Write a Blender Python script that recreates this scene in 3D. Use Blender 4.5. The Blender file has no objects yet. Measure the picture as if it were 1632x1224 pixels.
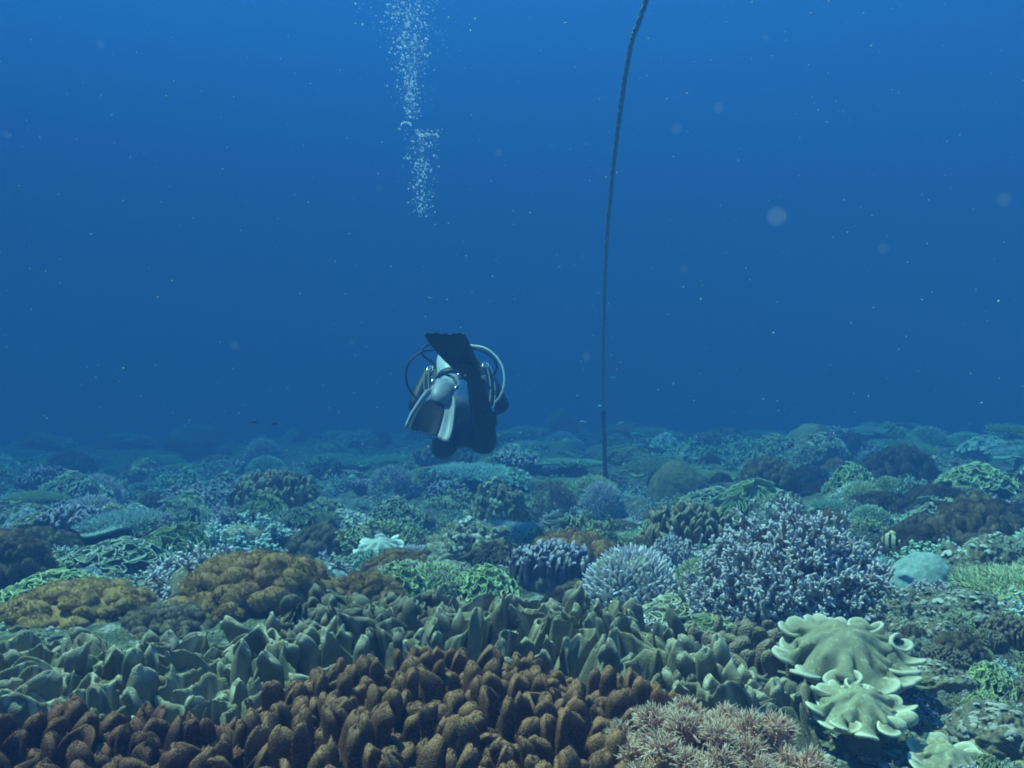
import bpy, math, random
import numpy as np
from mathutils import Vector, Matrix

S = bpy.context.scene
C = S.collection
PI = math.pi
F = 1400.0                      # focal length in photo pixels (photo is 1632 wide)
CZ = 1.3                        # camera height

# ------------------------------------------------------------------ camera
cd = bpy.data.cameras.new('camera')
cam = bpy.data.objects.new('camera', cd); C.objects.link(cam)
cam.location = (0, 0, CZ)
cam.rotation_euler = (math.radians(90), 0, 0)
cd.sensor_width = 36.0
cd.lens = 36.0 * F / 1632.0
cd.clip_start = 0.02
cd.clip_end = 500
S.camera = cam

# ------------------------------------------------------------------ daylight coming down through the sea
SUN_EL, SUN_AZ = math.radians(66), math.radians(-66)    # azimuth from +Y, negative = to the left
w = bpy.data.worlds.new('World'); S.world = w; w.use_nodes = True
nt = w.node_tree; nt.nodes.clear()
sky = nt.nodes.new('ShaderNodeTexSky'); sky.sky_type = 'NISHITA'; sky.sun_disc = False
sky.sun_elevation = SUN_EL; sky.sun_rotation = SUN_AZ
mixc = nt.nodes.new('ShaderNodeMix'); mixc.data_type = 'RGBA'; mixc.blend_type = 'MULTIPLY'
mixc.inputs[0].default_value = 1.0
mixc.inputs[7].default_value = (0.10, 0.62, 0.95, 1)     # skylight filtered by the sea water overhead
bg = nt.nodes.new('ShaderNodeBackground'); bg.inputs[1].default_value = 0.10
wo = nt.nodes.new('ShaderNodeOutputWorld')
nt.links.new(sky.outputs[0], mixc.inputs[6]); nt.links.new(mixc.outputs[2], bg.inputs[0]); nt.links.new(bg.outputs[0], wo.inputs[0])
sd = bpy.data.lights.new('sun', 'SUN'); sd.energy = 5.0; sd.angle = math.radians(2.0); sd.color = (1.0, 0.70, 0.51)
sun = bpy.data.objects.new('sun', sd); C.objects.link(sun)
sdir = Vector((math.sin(SUN_AZ) * math.cos(SUN_EL), math.cos(SUN_AZ) * math.cos(SUN_EL), math.sin(SUN_EL)))
sun.rotation_euler = sdir.to_track_quat('Z', 'Y').to_euler(); sun.location = (0, 0, 20)
S.view_settings.view_transform = 'Standard'; S.view_settings.look = 'None'
S.view_settings.exposure = 3.2; S.view_settings.gamma = 1.0
try:
    S.cycles.volume_bounces = 1; S.cycles.max_bounces = 6; S.cycles.filter_width = 1.9
    S.cycles.transparent_max_bounces = 8
except Exception: pass

# ------------------------------------------------------------------ helpers
rg = np.random.default_rng(7)
random.seed(7)
TAB = np.random.default_rng(99).random(65536)
def vn(p):
    i = np.floor(p).astype(np.int64); f = p - i; u = f * f * (3 - 2 * f)
    def h(a, b, c):
        return TAB[((i[..., 0] + a) * 73856093 ^ (i[..., 1] + b) * 19349663 ^ (i[..., 2] + c) * 83492791) & 65535]
    x, y, z = u[..., 0], u[..., 1], u[..., 2]
    l = lambda a, b, t: a + (b - a) * t
    return l(l(l(h(0,0,0), h(1,0,0), x), l(h(0,1,0), h(1,1,0), x), y), l(l(h(0,0,1), h(1,0,1), x), l(h(0,1,1), h(1,1,1), x), y), z) * 2 - 1
def fbm(p, o=3):
    p = np.asarray(p, float); s = 0; a = 1.0; t = 0
    for k in range(o):
        s = s + vn(p * 2 ** k + 17.3 * k) * a; t += a; a *= .5
    return s / t
def sstep(a, b, x):
    t = np.clip((x - a) / (b - a), 0, 1); return t * t * (3 - 2 * t)
def norm(v): return v / np.maximum(np.linalg.norm(v, axis=-1, keepdims=True), 1e-9)

class MB:
    """collects vertices, faces and a 0..1 value per vertex for ONE mesh object"""
    def __init__(s): s.v = []; s.f = []; s.a = []; s.n = 0
    def add(s, V, Fq, A=None):
        V = np.asarray(V, float).reshape(-1, 3)
        s.v.append(V); s.f.append(np.asarray(Fq, np.int64) + s.n)
        s.a.append(np.zeros(len(V)) if A is None else np.broadcast_to(np.asarray(A, float), (len(V),)) if np.ndim(A) == 0 else np.asarray(A, float).ravel())
        s.n += len(V)
    def grid(s, G, A=None, wrap=True):
        """G (..., m, n, 3): batches of m rings of n points"""
        G = np.asarray(G, float); m, n = G.shape[-3], G.shape[-2]
        B = int(np.prod(G.shape[:-3])) if G.ndim > 3 else 1
        i = np.arange(m - 1)[:, None]; j = np.arange(n if wrap else n - 1)[None, :]
        j2 = (j + 1) % n
        q = np.stack([i * n + j, i * n + j2, (i + 1) * n + j2, (i + 1) * n + j], -1).reshape(-1, 4)
        q = (q[None] + (np.arange(B) * m * n)[:, None, None]).reshape(-1, 4)
        s.add(G.reshape(-1, 3), q, A)
    def build(s, name, mat, parent=None, smooth=True):
        V = np.concatenate(s.v); Q = np.concatenate(s.f); A = np.concatenate(s.a)
        me = bpy.data.meshes.new(name)
        me.vertices.add(len(V)); me.vertices.foreach_set('co', V.astype(np.float32).ravel())
        me.loops.add(Q.size); me.loops.foreach_set('vertex_index', Q.astype(np.int32).ravel())
        me.polygons.add(len(Q)); me.polygons.foreach_set('loop_start', np.arange(0, Q.size, 4, dtype=np.int32))
        me.polygons.foreach_set('loop_total', np.full(len(Q), 4, np.int32))
        at = me.attributes.new('tip', 'FLOAT', 'POINT'); at.data.foreach_set('value', A.astype(np.float32))
        if smooth: me.polygons.foreach_set('use_smooth', np.ones(len(Q), bool))
        me.update(calc_edges=True); me.validate()
        me.materials.append(mat)
        o = bpy.data.objects.new(name, me); C.objects.link(o)
        if parent: o.parent = parent
        return o

def tag(o, label=None, cat=None, group=None, kind=None):
    if label: o['label'] = label
    if cat: o['category'] = cat
    if group: o['group'] = group
    if kind: o['kind'] = kind
    return o
def empty(name, loc=(0, 0, 0), rz=0):
    o = bpy.data.objects.new(name, None); C.objects.link(o); o.location = loc; o.rotation_euler = (0, 0, rz)
    o.empty_display_size = .1
    return o
def PX(u, v, Y): return np.array([(u - 816) / F * Y, Y, CZ - (v - 612) / F * Y])

# smooth tube through points (catmull-rom)
def spline(P, n=8):
    P = np.asarray(P, float); P = np.vstack([2 * P[0] - P[1], P, 2 * P[-1] - P[-2]]); out = []
    for i in range(1, len(P) - 2):
        for t in np.linspace(0, 1, n, endpoint=False):
            a, b, c, d = P[i - 1:i + 3]
            out.append(.5 * ((2 * b) + (c - a) * t + (2 * a - 5 * b + 4 * c - d) * t * t + (3 * b - a - 3 * c + d) * t ** 3))
    out.append(P[-2]); return np.array(out)
def frames(P):
    T = norm(np.gradient(P, axis=0)); up = np.array([0.13, .21, .97])
    n0 = norm(np.cross(T[0], up)); N = [n0]
    for t in T[1:]:
        n = N[-1] - t * np.dot(N[-1], t); N.append(n / np.linalg.norm(n))
    N = np.array(N); return T, N, np.cross(T, N)
def tube(mb, P, r, k=8, A=0.0, cap=True):
    P = np.asarray(P, float); T, N, B = frames(P); r = np.broadcast_to(np.asarray(r, float), (len(P),)).copy()
    if cap:
        P = np.vstack([P[:1], P, P[-1:]]); N = np.vstack([N[:1], N, N[-1:]]); B = np.vstack([B[:1], B, B[-1:]])
        r = np.concatenate([[1e-5], r, [1e-5]])
    th = np.arange(k) * 2 * PI / k
    G = P[:, None] + r[:, None, None] * (N[:, None] * np.cos(th)[None, :, None] + B[:, None] * np.sin(th)[None, :, None])
    mb.grid(G, A)

# ------------------------------------------------------------------ sea bed
YK = np.array([0, 1.0, 1.5, 2.0, 2.5, 3, 4, 6, 10, 15, 22, 30, 45, 90.])
DK = np.array([.66, .66, .66, .68, .71, .76, .88, 1.03, 1.20, 1.30, 1.40, 2.3, 4.2, 8.])
def H(x, y, fine=True):
    x = np.asarray(x, float); y = np.asarray(y, float)
    r = np.sqrt(x * x + y * y); yy = np.where(y > 0, y * .75 + r * .25, r)
    D = np.interp(yy, YK, DK)
    a = x / np.maximum(r, .3)
    R = sstep(.10, .42, a)
    D = D - R * (.10 * sstep(1.5, 3, yy) + .20 * sstep(3.0, 7.5, yy)) + R * 1.2 * sstep(13, 24, yy)
    D = D + sstep(-.1, -.5, a) * (.10 * sstep(4, 9, yy) + .15 * sstep(9, 16, yy))
    z = CZ - D
    p = np.stack([x, y, np.zeros_like(x)], -1)
    amp = sstep(1.5, 6, yy)
    z = z + (.05 + .20 * amp) * fbm(p * .7, 2) * sstep(1.2, 3, yy)
    if fine:
        z = z + (.03 + .06 * amp) * fbm(p * 3.1 + 5, 3)
        z = z + (.014 + .02 * amp) * np.abs(fbm(p * 11 + 9, 2)) + (.012) * fbm(p * 31 + 3, 2)
    return z
def ground_at(u, v):
    """point of the sea bed on the line of sight through photo pixel (u, v)"""
    ys = np.exp(np.linspace(math.log(.7), math.log(40), 900))
    xs = (u - 816) / F * ys; zs = CZ - (v - 612) / F * ys
    hit = np.nonzero(H(xs, ys, False) >= zs)[0]
    if len(hit) == 0: return None
    k = hit[0]; return np.array([xs[k], ys[k], float(H(xs[k], ys[k], False))])

# ------------------------------------------------------------------ materials
def hexc(h):
    c = [int(h[i:i + 2], 16) / 255 for i in (0, 2, 4)]
    return tuple(x / 12.92 if x <= .04045 else ((x + .055) / 1.055) ** 2.4 for x in c) + (1,)
def coral_mat(name, low, high, tipc=None, tip0=.75, bump=.6, bscale=260, nscale=14, rough=.8, spots=None, sscale=90, dist=.004, sss=0.0):
    """mottled living surface: noise between two base colours, paler growing tips / rim where tip is high"""
    m = bpy.data.materials.new(name); m.use_nodes = True; t = m.node_tree; t.nodes.clear()
    N = t.nodes.new; L = t.links.new
    out = N('ShaderNodeOutputMaterial'); b = N('ShaderNodeBsdfPrincipled'); L(b.outputs[0], out.inputs[0])
    b.inputs['Roughness'].default_value = rough
    b.inputs['Specular IOR Level'].default_value = .15
    if sss:
        b.inputs['Subsurface Weight'].default_value = sss; b.inputs['Subsurface Radius'].default_value = (1, .8, .5)
        b.inputs['Subsurface Scale'].default_value = .006
    tc = N('ShaderNodeTexCoord'); n1 = N('ShaderNodeTexNoise'); n1.inputs['Scale'].default_value = nscale
    n1.inputs['Detail'].default_value = 5; n1.inputs['Roughness'].default_value = .65
    L(tc.outputs['Object'], n1.inputs['Vector'])
    r = N('ShaderNodeValToRGB'); r.color_ramp.elements[0].position = .36; r.color_ramp.elements[0].color = low
    r.color_ramp.elements[1].position = .64; r.color_ramp.elements[1].color = high
    L(n1.outputs[0], r.inputs[0]); col = r.outputs[0]
    v = N('ShaderNodeTexVoronoi'); v.inputs['Scale'].default_value = bscale; L(tc.outputs['Object'], v.inputs['Vector'])
    if spots:
        n2 = N('ShaderNodeTexNoise'); n2.inputs['Scale'].default_value = sscale; n2.inputs['Detail'].default_value = 3
        L(tc.outputs['Object'], n2.inputs['Vector'])
        r2 = N('ShaderNodeValToRGB'); r2.color_ramp.elements[0].position = .54; r2.color_ramp.elements[1].position = .66
        L(n2.outputs[0], r2.inputs[0])
        mx = N('ShaderNodeMix'); mx.data_type = 'RGBA'; L(r2.outputs[0], mx.inputs[0]); L(col, mx.inputs[6]); mx.inputs[7].default_value = spots
        col = mx.outputs[2]
    if tipc:
        at = N('ShaderNodeAttribute'); at.attribute_name = 'tip'
        mr = N('ShaderNodeMapRange'); mr.inputs[1].default_value = tip0; mr.inputs[2].default_value = 1.0; mr.clamp = True
        L(at.outputs['Fac'], mr.inputs[0])
        mx = N('ShaderNodeMix'); mx.data_type = 'RGBA'; L(mr.outputs[0], mx.inputs[0]); L(col, mx.inputs[6]); mx.inputs[7].default_value = tipc
        col = mx.outputs[2]
    # every colony is a little different
    oi = N('ShaderNodeObjectInfo'); hs = N('ShaderNodeHueSaturation')
    m1 = N('ShaderNodeMapRange'); m1.inputs[3].default_value = .82; m1.inputs[4].default_value = 1.18
    L(oi.outputs['Random'], m1.inputs[0]); L(m1.outputs[0], hs.inputs['Value'])
    m2 = N('ShaderNodeMapRange'); m2.inputs[3].default_value = .492; m2.inputs[4].default_value = .508
    L(oi.outputs['Random'], m2.inputs[0]); L(m2.outputs[0], hs.inputs['Hue'])
    L(col, hs.inputs['Color']); L(hs.outputs[0], b.inputs['Base Color'])
    bp = N('ShaderNodeBump'); bp.inputs['Strength'].default_value = bump; bp.inputs['Distance'].default_value = dist; bp.invert = True
    L(v.outputs['Distance'], bp.inputs['Height']); L(bp.outputs[0], b.inputs['Normal'])
    return m
def plain(name, col, rough=.5, metal=0.0, spec=.5, nscale=0, col2=None, bump=0.0):
    m = bpy.data.materials.new(name); m.use_nodes = True; t = m.node_tree
    b = t.nodes['Principled BSDF']; b.inputs['Base Color'].default_value = col; b.inputs['Roughness'].default_value = rough
    b.inputs['Metallic'].default_value = metal; b.inputs['Specular IOR Level'].default_value = spec
    if nscale:
        tc = t.nodes.new('ShaderNodeTexCoord'); n = t.nodes.new('ShaderNodeTexNoise'); n.inputs['Scale'].default_value = nscale; n.inputs['Detail'].default_value = 4
        t.links.new(tc.outputs['Object'], n.inputs['Vector'])
        if col2:
            r = t.nodes.new('ShaderNodeValToRGB'); r.color_ramp.elements[0].position = .4; r.color_ramp.elements[0].color = col
            r.color_ramp.elements[1].position = .62; r.color_ramp.elements[1].color = col2
            t.links.new(n.outputs[0], r.inputs[0]); t.links.new(r.outputs[0], b.inputs['Base Color'])
        if bump:
            bp = t.nodes.new('ShaderNodeBump'); bp.inputs['Strength'].default_value = bump; bp.inputs['Distance'].default_value = .01
            t.links.new(n.outputs[0], bp.inputs['Height']); t.links.new(bp.outputs[0], b.inputs['Normal'])
    return m
def rgb(r, g, b): return (r, g, b, 1)
M = {
 'brown':   coral_mat('brown_polyps', rgb(.056,.021,.012), rgb(.150,.051,.025), rgb(.33,.15,.080), .78, bump=.6, bscale=480, nscale=9, spots=rgb(.25,.11,.05), sscale=420, dist=.0025),
 'grey':    coral_mat('grey_leather', rgb(0.156,0.127,0.078), rgb(0.295,0.246,0.156), rgb(0.492,0.435,0.295), .80, bump=.7, bscale=420, nscale=14, spots=rgb(0.205,0.193,0.131), sscale=60, dist=.002),
 'greydk':  coral_mat('dark_leather', rgb(.10,.080,.055), rgb(.20,.165,.11), rgb(.34,.30,.20), .80, bump=.6, bscale=420, nscale=16, dist=.002),
 'cream':   coral_mat('cream_leather', rgb(0.257,0.237,0.142), rgb(0.380,0.361,0.228), rgb(0.684,0.665,0.475), .86, bump=.5, bscale=650, nscale=16, rough=.85, spots=rgb(0.437,0.437,0.266), sscale=120, dist=.002),
 'stalk':   coral_mat('stalk', rgb(.16,.16,.12), rgb(.25,.24,.18), bump=.3, nscale=20),
 'lav':     coral_mat('lavender_branch', rgb(0.196,0.172,0.184), rgb(0.345,0.310,0.328), rgb(0.805,0.759,0.782), .58, bump=.3, bscale=300, dist=.002),
 'blue':    coral_mat('blue_branch', rgb(0.168,0.242,0.224), rgb(0.280,0.393,0.364), rgb(0.770,0.900,0.840), .65, bump=.3),
 'olivebr': coral_mat('olive_branch', rgb(0.168,0.189,0.084), rgb(0.308,0.333,0.154), rgb(0.700,0.756,0.448), .62, bump=.3),
 'teal':    coral_mat('teal_branch', rgb(0.111,0.213,0.136), rgb(0.222,0.372,0.246), rgb(0.616,0.792,0.616), .62, bump=.3),
 'dark':    coral_mat('dark_branch', rgb(0.060,0.078,0.060), rgb(0.120,0.143,0.108), rgb(0.288,0.337,0.264), .7, bump=.3),
 'orange':  coral_mat('orange_soft', rgb(.33,.175,.065), rgb(.56,.32,.13), rgb(.66,.41,.19), .7, bump=.8, bscale=260, nscale=9, dist=.005),
 'browns':  coral_mat('brown_soft', rgb(.17,.13,.08), rgb(.28,.21,.135), rgb(.36,.28,.18), .7, bump=.6, bscale=200, nscale=9, dist=.006),
 'darks':   coral_mat('dark_soft', rgb(0.098,0.072,0.062), rgb(0.169,0.124,0.104), rgb(0.234,0.182,0.143), .7, bump=1.0, bscale=200, nscale=9, dist=.006),
 'leaf':    coral_mat('green_leaf', rgb(0.138,0.166,0.101), rgb(0.248,0.285,0.175), rgb(0.589,0.616,0.460), .86, bump=.5, bscale=160, nscale=11),
 'leafw':   coral_mat('white_leaf', rgb(0.420,0.460,0.400), rgb(0.600,0.640,0.560), rgb(0.850,0.880,0.820), .86, bump=.3, nscale=11),
 'leafo':   coral_mat('olive_leaf', rgb(0.167,0.193,0.083), rgb(0.286,0.321,0.143), rgb(0.571,0.643,0.333), .86, bump=.3, nscale=11),
 'purp':    coral_mat('purple_blade', rgb(0.120,0.104,0.132), rgb(0.204,0.168,0.204), rgb(0.720,0.674,0.744), .86, bump=.3, nscale=11),
 'pink':    coral_mat('pink_tuft', rgb(.33,.145,.10), rgb(.52,.27,.19), rgb(.88,.68,.50), .70, bump=.1, bscale=300, nscale=7),
 'rock':    coral_mat('encrusted_rock', rgb(0.140,0.144,0.084), rgb(0.364,0.348,0.224), rgb(0.868,0.900,0.784), .9, bump=.8, bscale=110, nscale=13, spots=rgb(0.588,0.575,0.532), sscale=34, dist=.008),
 'boulder': coral_mat('boulder', rgb(.17,.165,.10), rgb(.30,.285,.17), bump=1.0, bscale=70, nscale=12, spots=rgb(.20,.21,.15), sscale=30, dist=.010),
 'rubble':  coral_mat('rubble', rgb(.10,.10,.075), rgb(.27,.25,.19), rgb(.56,.52,.44), .75, bump=.5, nscale=40, spots=rgb(.34,.26,.09), sscale=22),
}
# ground: mottled reef rock
def ground_mat():
    m = coral_mat('reef_floor', rgb(.05,.060,.040), rgb(.17,.18,.11), bump=1.0, bscale=75, nscale=5, spots=rgb(.34,.33,.28), sscale=17, dist=.015)
    return m
M['floor'] = ground_mat()

def ground_mesh():
    rr = np.concatenate([[.02], np.exp(np.linspace(math.log(.35), math.log(62), 430))])
    a1 = np.linspace(-.62, .62, 620); a2 = np.linspace(.62, 2 * PI - .62, 90)[1:-1]
    an = np.concatenate([a1, a2])
    X = rr[:, None] * np.sin(an)[None]; Y = rr[:, None] * np.cos(an)[None]
    Z = H(X, Y)
    mb = MB(); mb.grid(np.stack([X, Y, Z], -1)[:, ::-1])
    return tag(mb.build('ground', M['floor']), 'rocky reef floor sloping away into blue water', kind='structure')
ground_mesh()

# ------------------------------------------------------------------ coral shapes (all in metres, base at z = 0)
TS = np.array([-.15, .12, .3, .45, .58, .7, .8, .88, .94, .98, 1.0])
def lobes(mb, cx, cy, cz, h, a, b, phi, curv, lean, seed=0, nth=16, wob=.25, rnd=.55, crum=1.0, fuzz=0):
    """thick upright tongues; all parameters are arrays over the lobes"""
    n = len(cx); t = TS[None, :, None]; th = (np.arange(nth) * 2 * PI / nth)[None, None, :]
    k = np.clip((t - rnd) / (1 - rnd), 0, 1)
    prof = np.sqrt(np.maximum(1 - k ** 3.2, 0.0004)) * (.72 + .42 * t)
    A = lambda v: np.asarray(v)[:, None, None]
    x = A(a) * prof * np.cos(th); y = A(b) * (prof ** .8) * np.sign(np.sin(th)) * np.abs(np.sin(th)) ** .85
    z = A(h) * t + 0 * x
    wv = A(rg.random(n) * 6.28); z = z + crum * A(h) * np.clip(t, 0, 1) ** 2 * (.10 * np.sin(np.cos(th) * 3.2 + wv) - .05 * np.cos(th) ** 2)
    y = y + A(curv) * x * x / np.maximum(A(a), 1e-6) + A(b) * wob * np.sin(x / A(a) * 4 + A(rg.random(n) * 6)) * t
    x = x + A(lean[:, 0]) * A(h) * t * t; y = y + A(lean[:, 1]) * A(h) * t * t
    c, s_ = np.cos(A(phi)), np.sin(A(phi))
    G = np.stack([c * x - s_ * y + A(cx), s_ * x + c * y + A(cy), z + A(cz)], -1)
    sc = float(np.mean(a))
    G += (sc * .12 * crum) * np.stack([fbm(G / sc * 1.9 + seed, 2), fbm(G / sc * 1.9 + 31, 2), 0 * G[..., 0]], -1)
    G += (sc * .34 * (.4 + .6 * crum)) * np.stack([fbm(G / sc * .7 + seed, 2), fbm(G / sc * .7 + 31 + seed, 2), .6 * fbm(G / sc * .7 + 57 + seed, 2)], -1)
    if fuzz:
        q = rg.integers(0, n, fuzz); i_ = rg.integers(2, 11, fuzz); j_ = rg.integers(0, nth, fuzz)
        p = G[q, i_, j_] + (G[q, i_, (j_ + 1) % nth] - G[q, i_, j_]) * rg.random((fuzz, 1)) + (G[q, i_ - 1, j_] - G[q, i_, j_]) * rg.random((fuzz, 1))
        d = norm(p - G[q, i_].mean(1)); d = norm(d + .5 * rg.normal(size=(fuzz, 3)) + [0, 0, .35]); spikes(mb, p - d * .0006, d, .0030 * (.5 + rg.random(fuzz)), .0006, 3, 1)
    mb.grid(G, np.broadcast_to(np.clip(t, 0, 1), G.shape[:-1]))
def scatter(n, inside, box, dmin, tries=60):
    """poisson-like scatter in box = (x0, x1, y0, y1)"""
    pts = []; cell = {}
    for _ in range(n * tries):
        if len(pts) >= n: break
        x = box[0] + (box[1] - box[0]) * random.random(); y = box[2] + (box[3] - box[2]) * random.random()
        if not inside(x, y): continue
        k = (int(x // dmin), int(y // dmin)); ok = True
        for i in (-1, 0, 1):
            for j in (-1, 0, 1):
                for q in cell.get((k[0] + i, k[1] + j), ()):
                    if (q[0] - x) ** 2 + (q[1] - y) ** 2 < dmin * dmin: ok = False
        if ok: pts.append((x, y)); cell.setdefault(k, []).append((x, y))
    return np.array(pts)

def disc(R0, n, amp_r, amp_z, droop, over, th=.005, ns=34, nth=340, seed=0, curl=.0, tiltx=0, lift=0, start=.25):
    """ruffled sheet with thickness; returns grid (rings, n, 3) and tip values"""
    r_ = np.random.default_rng(seed); s = np.linspace(.0005, 1, ns)[:, None]; t = (np.arange(nth) * 2 * PI / nth)[None, :]
    ph = r_.random(8) * 6.28
    phi = n * t + 1.1 * np.sin(2 * t + ph[0]) + .8 * np.sin(3 * t + ph[1]) + .6 * np.sin(5 * t + ph[2])
    g = sstep(start, 1.05, s)
    am = 1 + .40 * np.sin(2 * t + ph[3]) * np.sin(3 * t + ph[4])
    fold = np.sin(phi + .5 * s)
    r = R0 * s * (1 + amp_r * g * am * fold) * (1 + .12 * np.sin(2 * t + ph[5]) + .08 * np.sin(3 * t + ph[6]))
    ta = t - over / n * g * np.sin(2 * phi) * (.8 + .2 * am)
    z = -droop * R0 * s ** 2.2 - amp_z * R0 * g * am * fold + curl * R0 * np.clip((s - .8) / .2, 0, 1) ** 2 + lift * R0 * s ** 1.5
    x = r * np.cos(ta); y = r * np.sin(ta)
    G = np.stack([x, y, z + tiltx * x], -1)
    G += R0 * .03 * np.stack([fbm(G / R0 * 3 + seed, 2), fbm(G / R0 * 3 + 20 + seed, 2), fbm(G / R0 * 3 + 40 + seed, 2)], -1)
    du = np.gradient(G, axis=0); dv = np.roll(G, -1, 1) - np.roll(G, 1, 1)
    N = norm(np.cross(du, dv)); N[..., 2] = N[..., 2]
    out = norm(du)
    T = th * (1 - .35 * s[..., None] if s.ndim == 2 else 1)
    top = G + N * T / 2; bot = (G - N * T / 2)[::-1]
    mid = (G[-1] + out[-1] * T[-1] * .45)[None]
    GG = np.concatenate([top, (top[-1] + out[-1] * T[-1] * .3)[None], mid, (bot[0] + out[-1] * T[-1] * .3)[None], bot])
    A = np.concatenate([np.broadcast_to(s, (ns, nth)), np.ones((3, nth)), np.broadcast_to(s, (ns, nth))[::-1] * .97])
    return GG, A
def ruffle(R, n, seed, th=.010, grow=4.6, ns=24, nth=216, it=1000, droop=.68, power=2.8, bend=.02, stiff=.06):
    """leathery cap shaped by growth: every ring is given more length than a flat disc has room for, so the margin buckles
    into deep meandering folds (springs relaxed step by step)"""
    r_ = np.random.default_rng(seed); s = np.linspace(.10, 1, ns)[:, None]; t = (np.arange(nth) * 2 * PI / nth)[None, :]
    ph = r_.random(8) * 6.28; phi = n * t + 1.1 * np.sin(2 * t + ph[0]) + .9 * np.sin(3 * t + ph[1]) + .5 * np.sin(5 * t + ph[2])
    k0 = .36 * s ** 2 * np.sin(phi)
    X = np.stack([s * np.cos(t) * (1 + k0 * .3), s * np.sin(t) * (1 + k0 * .3), -droop * s ** 2 - k0 + .01 * s * r_.normal(size=(ns, nth))], -1)
    Lr = (s[1, 0] - s[0, 0]) * (1 + .15 * s[1:]) * np.ones((1, nth)); am = 1 + .35 * np.sin(2 * t + ph[3]) * np.sin(3 * t + ph[4])
    Lc = 2 * PI / nth * s * (1 + grow * s ** power * am); Ld = np.sqrt((.5 * (Lc[1:] + Lc[:-1])) ** 2 + Lr ** 2)
    base_z = -droop * s ** 2 * np.ones((1, nth)); dmin = .17
    for q in range(it):
        D = np.zeros_like(X)
        e = np.roll(X, -1, 1) - X; l = np.linalg.norm(e, axis=-1, keepdims=True); c = e * (1 - Lc[..., None] / l) * .5; D += c; D -= np.roll(c, 1, 1)
        e = X[1:] - X[:-1]; l = np.linalg.norm(e, axis=-1, keepdims=True); c = e * (1 - Lr[..., None] / l) * .5; D[:-1] += c; D[1:] -= c
        for sh in (1, -1):
            Y = np.roll(X, sh, 1); e = Y[1:] - X[:-1]; l = np.linalg.norm(e, axis=-1, keepdims=True); c = e * (1 - Ld[..., None] / l) * .3
            D[:-1] += c; D[1:] -= np.roll(c, -sh, 1)
        for w_ in (3, 6):
            m_ = .5 * (np.roll(X, w_, 1) + np.roll(X, -w_, 1)) - X; D += bend * m_ * (.5 if w_ == 6 else 1)
        m_ = .5 * (X[2:] + X[:-2]) - X[1:-1]; D[1:-1] += bend * 4 * m_
        D[..., 2] += .020 * (base_z - X[..., 2]) * (np.abs(base_z - X[..., 2]) > .10)
        if q % 10 == 0 and q > 60:                        # folds may touch but not pass through one another
            P = X[::3, ::3].reshape(-1, 3); m0 = P.shape[0]; nr = X[::3].shape[0]; nc = X[:, ::3].shape[1]
            d = P[:, None] - P[None]; dd = np.linalg.norm(d, axis=-1) + np.eye(m0) * 9
            ii = np.arange(m0); jr, jc = ii // nc, ii % nc; dc = np.abs(jc[:, None] - jc[None]); dc = np.minimum(dc, nc - dc)
            rest = (dc > 3) & (dd < dmin); push = (d / dd[..., None] * ((dmin - dd) * rest)[..., None]).sum(1) * .18
            push = push.reshape(nr, nc, 3); full = np.repeat(np.repeat(push, 3, 0)[:ns], 3, 1)[:, :nth]
            full = (full + np.roll(full, 1, 1) + np.roll(full, -1, 1)) / 3; D += full * (s[..., None] ** 1)
        D[0] = 0; X = X + .38 * D
        if q % 3 == 0:
            Fx = np.fft.rfft(X, axis=1); mm = np.arange(Fx.shape[1]); Fx *= (1 / (1 + stiff * (mm / (2.4 * n)) ** 4))[None, :, None]; X = np.fft.irfft(Fx, nth, axis=1)
    X[..., 2] += .27 * np.clip((s - .7) / .3, 0, 1) ** 2; G = X * R
    # finer mesh: cubic interpolation along the rings, then across them
    Fq = np.fft.rfft(G, axis=1); G = np.fft.irfft(Fq, nth * 2, axis=1) * 2
    u = np.linspace(0, ns - 1, ns * 2); i1 = np.clip(np.floor(u).astype(int), 0, ns - 2); f = (u - i1)[:, None, None]
    p0, p1, p2, p3 = G[np.clip(i1 - 1, 0, ns - 1)], G[i1], G[i1 + 1], G[np.clip(i1 + 2, 0, ns - 1)]
    G = .5 * (2 * p1 + (p2 - p0) * f + (2 * p0 - 5 * p1 + 4 * p2 - p3) * f ** 2 + (3 * p1 - p0 - 3 * p2 + p3) * f ** 3)
    G = np.concatenate([G[:1] * .02 + G[:1].mean(1, keepdims=True) * .98 + [0, 0, .008 * R], G[:1] * .5 + G[:1].mean(1, keepdims=True) * .5 + [0, 0, .006 * R], G])
    G += R * .012 * np.stack([fbm(G / R * 6 + seed, 2), fbm(G / R * 6 + 20 + seed, 2), fbm(G / R * 6 + 40 + seed, 2)], -1)
    du = np.gradient(G, axis=0); dv = np.roll(G, -1, 1) - np.roll(G, 1, 1); N = norm(np.cross(du, dv)); out = norm(du); m = len(G)
    top = G + N * th / 2; bot = (G - N * th / 2)[::-1]; e = [(G[-1] + out[-1] * th * c + N[-1] * th * q)[None] for c, q in ((.35, .38), (.55, 0), (.35, -.38))]
    A = np.broadcast_to(np.linspace(0, 1, m)[:, None], G.shape[:2]); return np.concatenate([top] + e + [bot]), np.concatenate([A, np.ones((3, G.shape[1])), A[::-1] * .97])
def place_grid(G, loc=(0, 0, 0), rz=0, tilt=0, taz=0):
    Mx = Matrix.Rotation(taz, 3, 'Z') @ Matrix.Rotation(tilt, 3, 'Y') @ Matrix.Rotation(rz - taz, 3, 'Z')
    return G @ np.array(Mx).T + np.array(loc)

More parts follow.
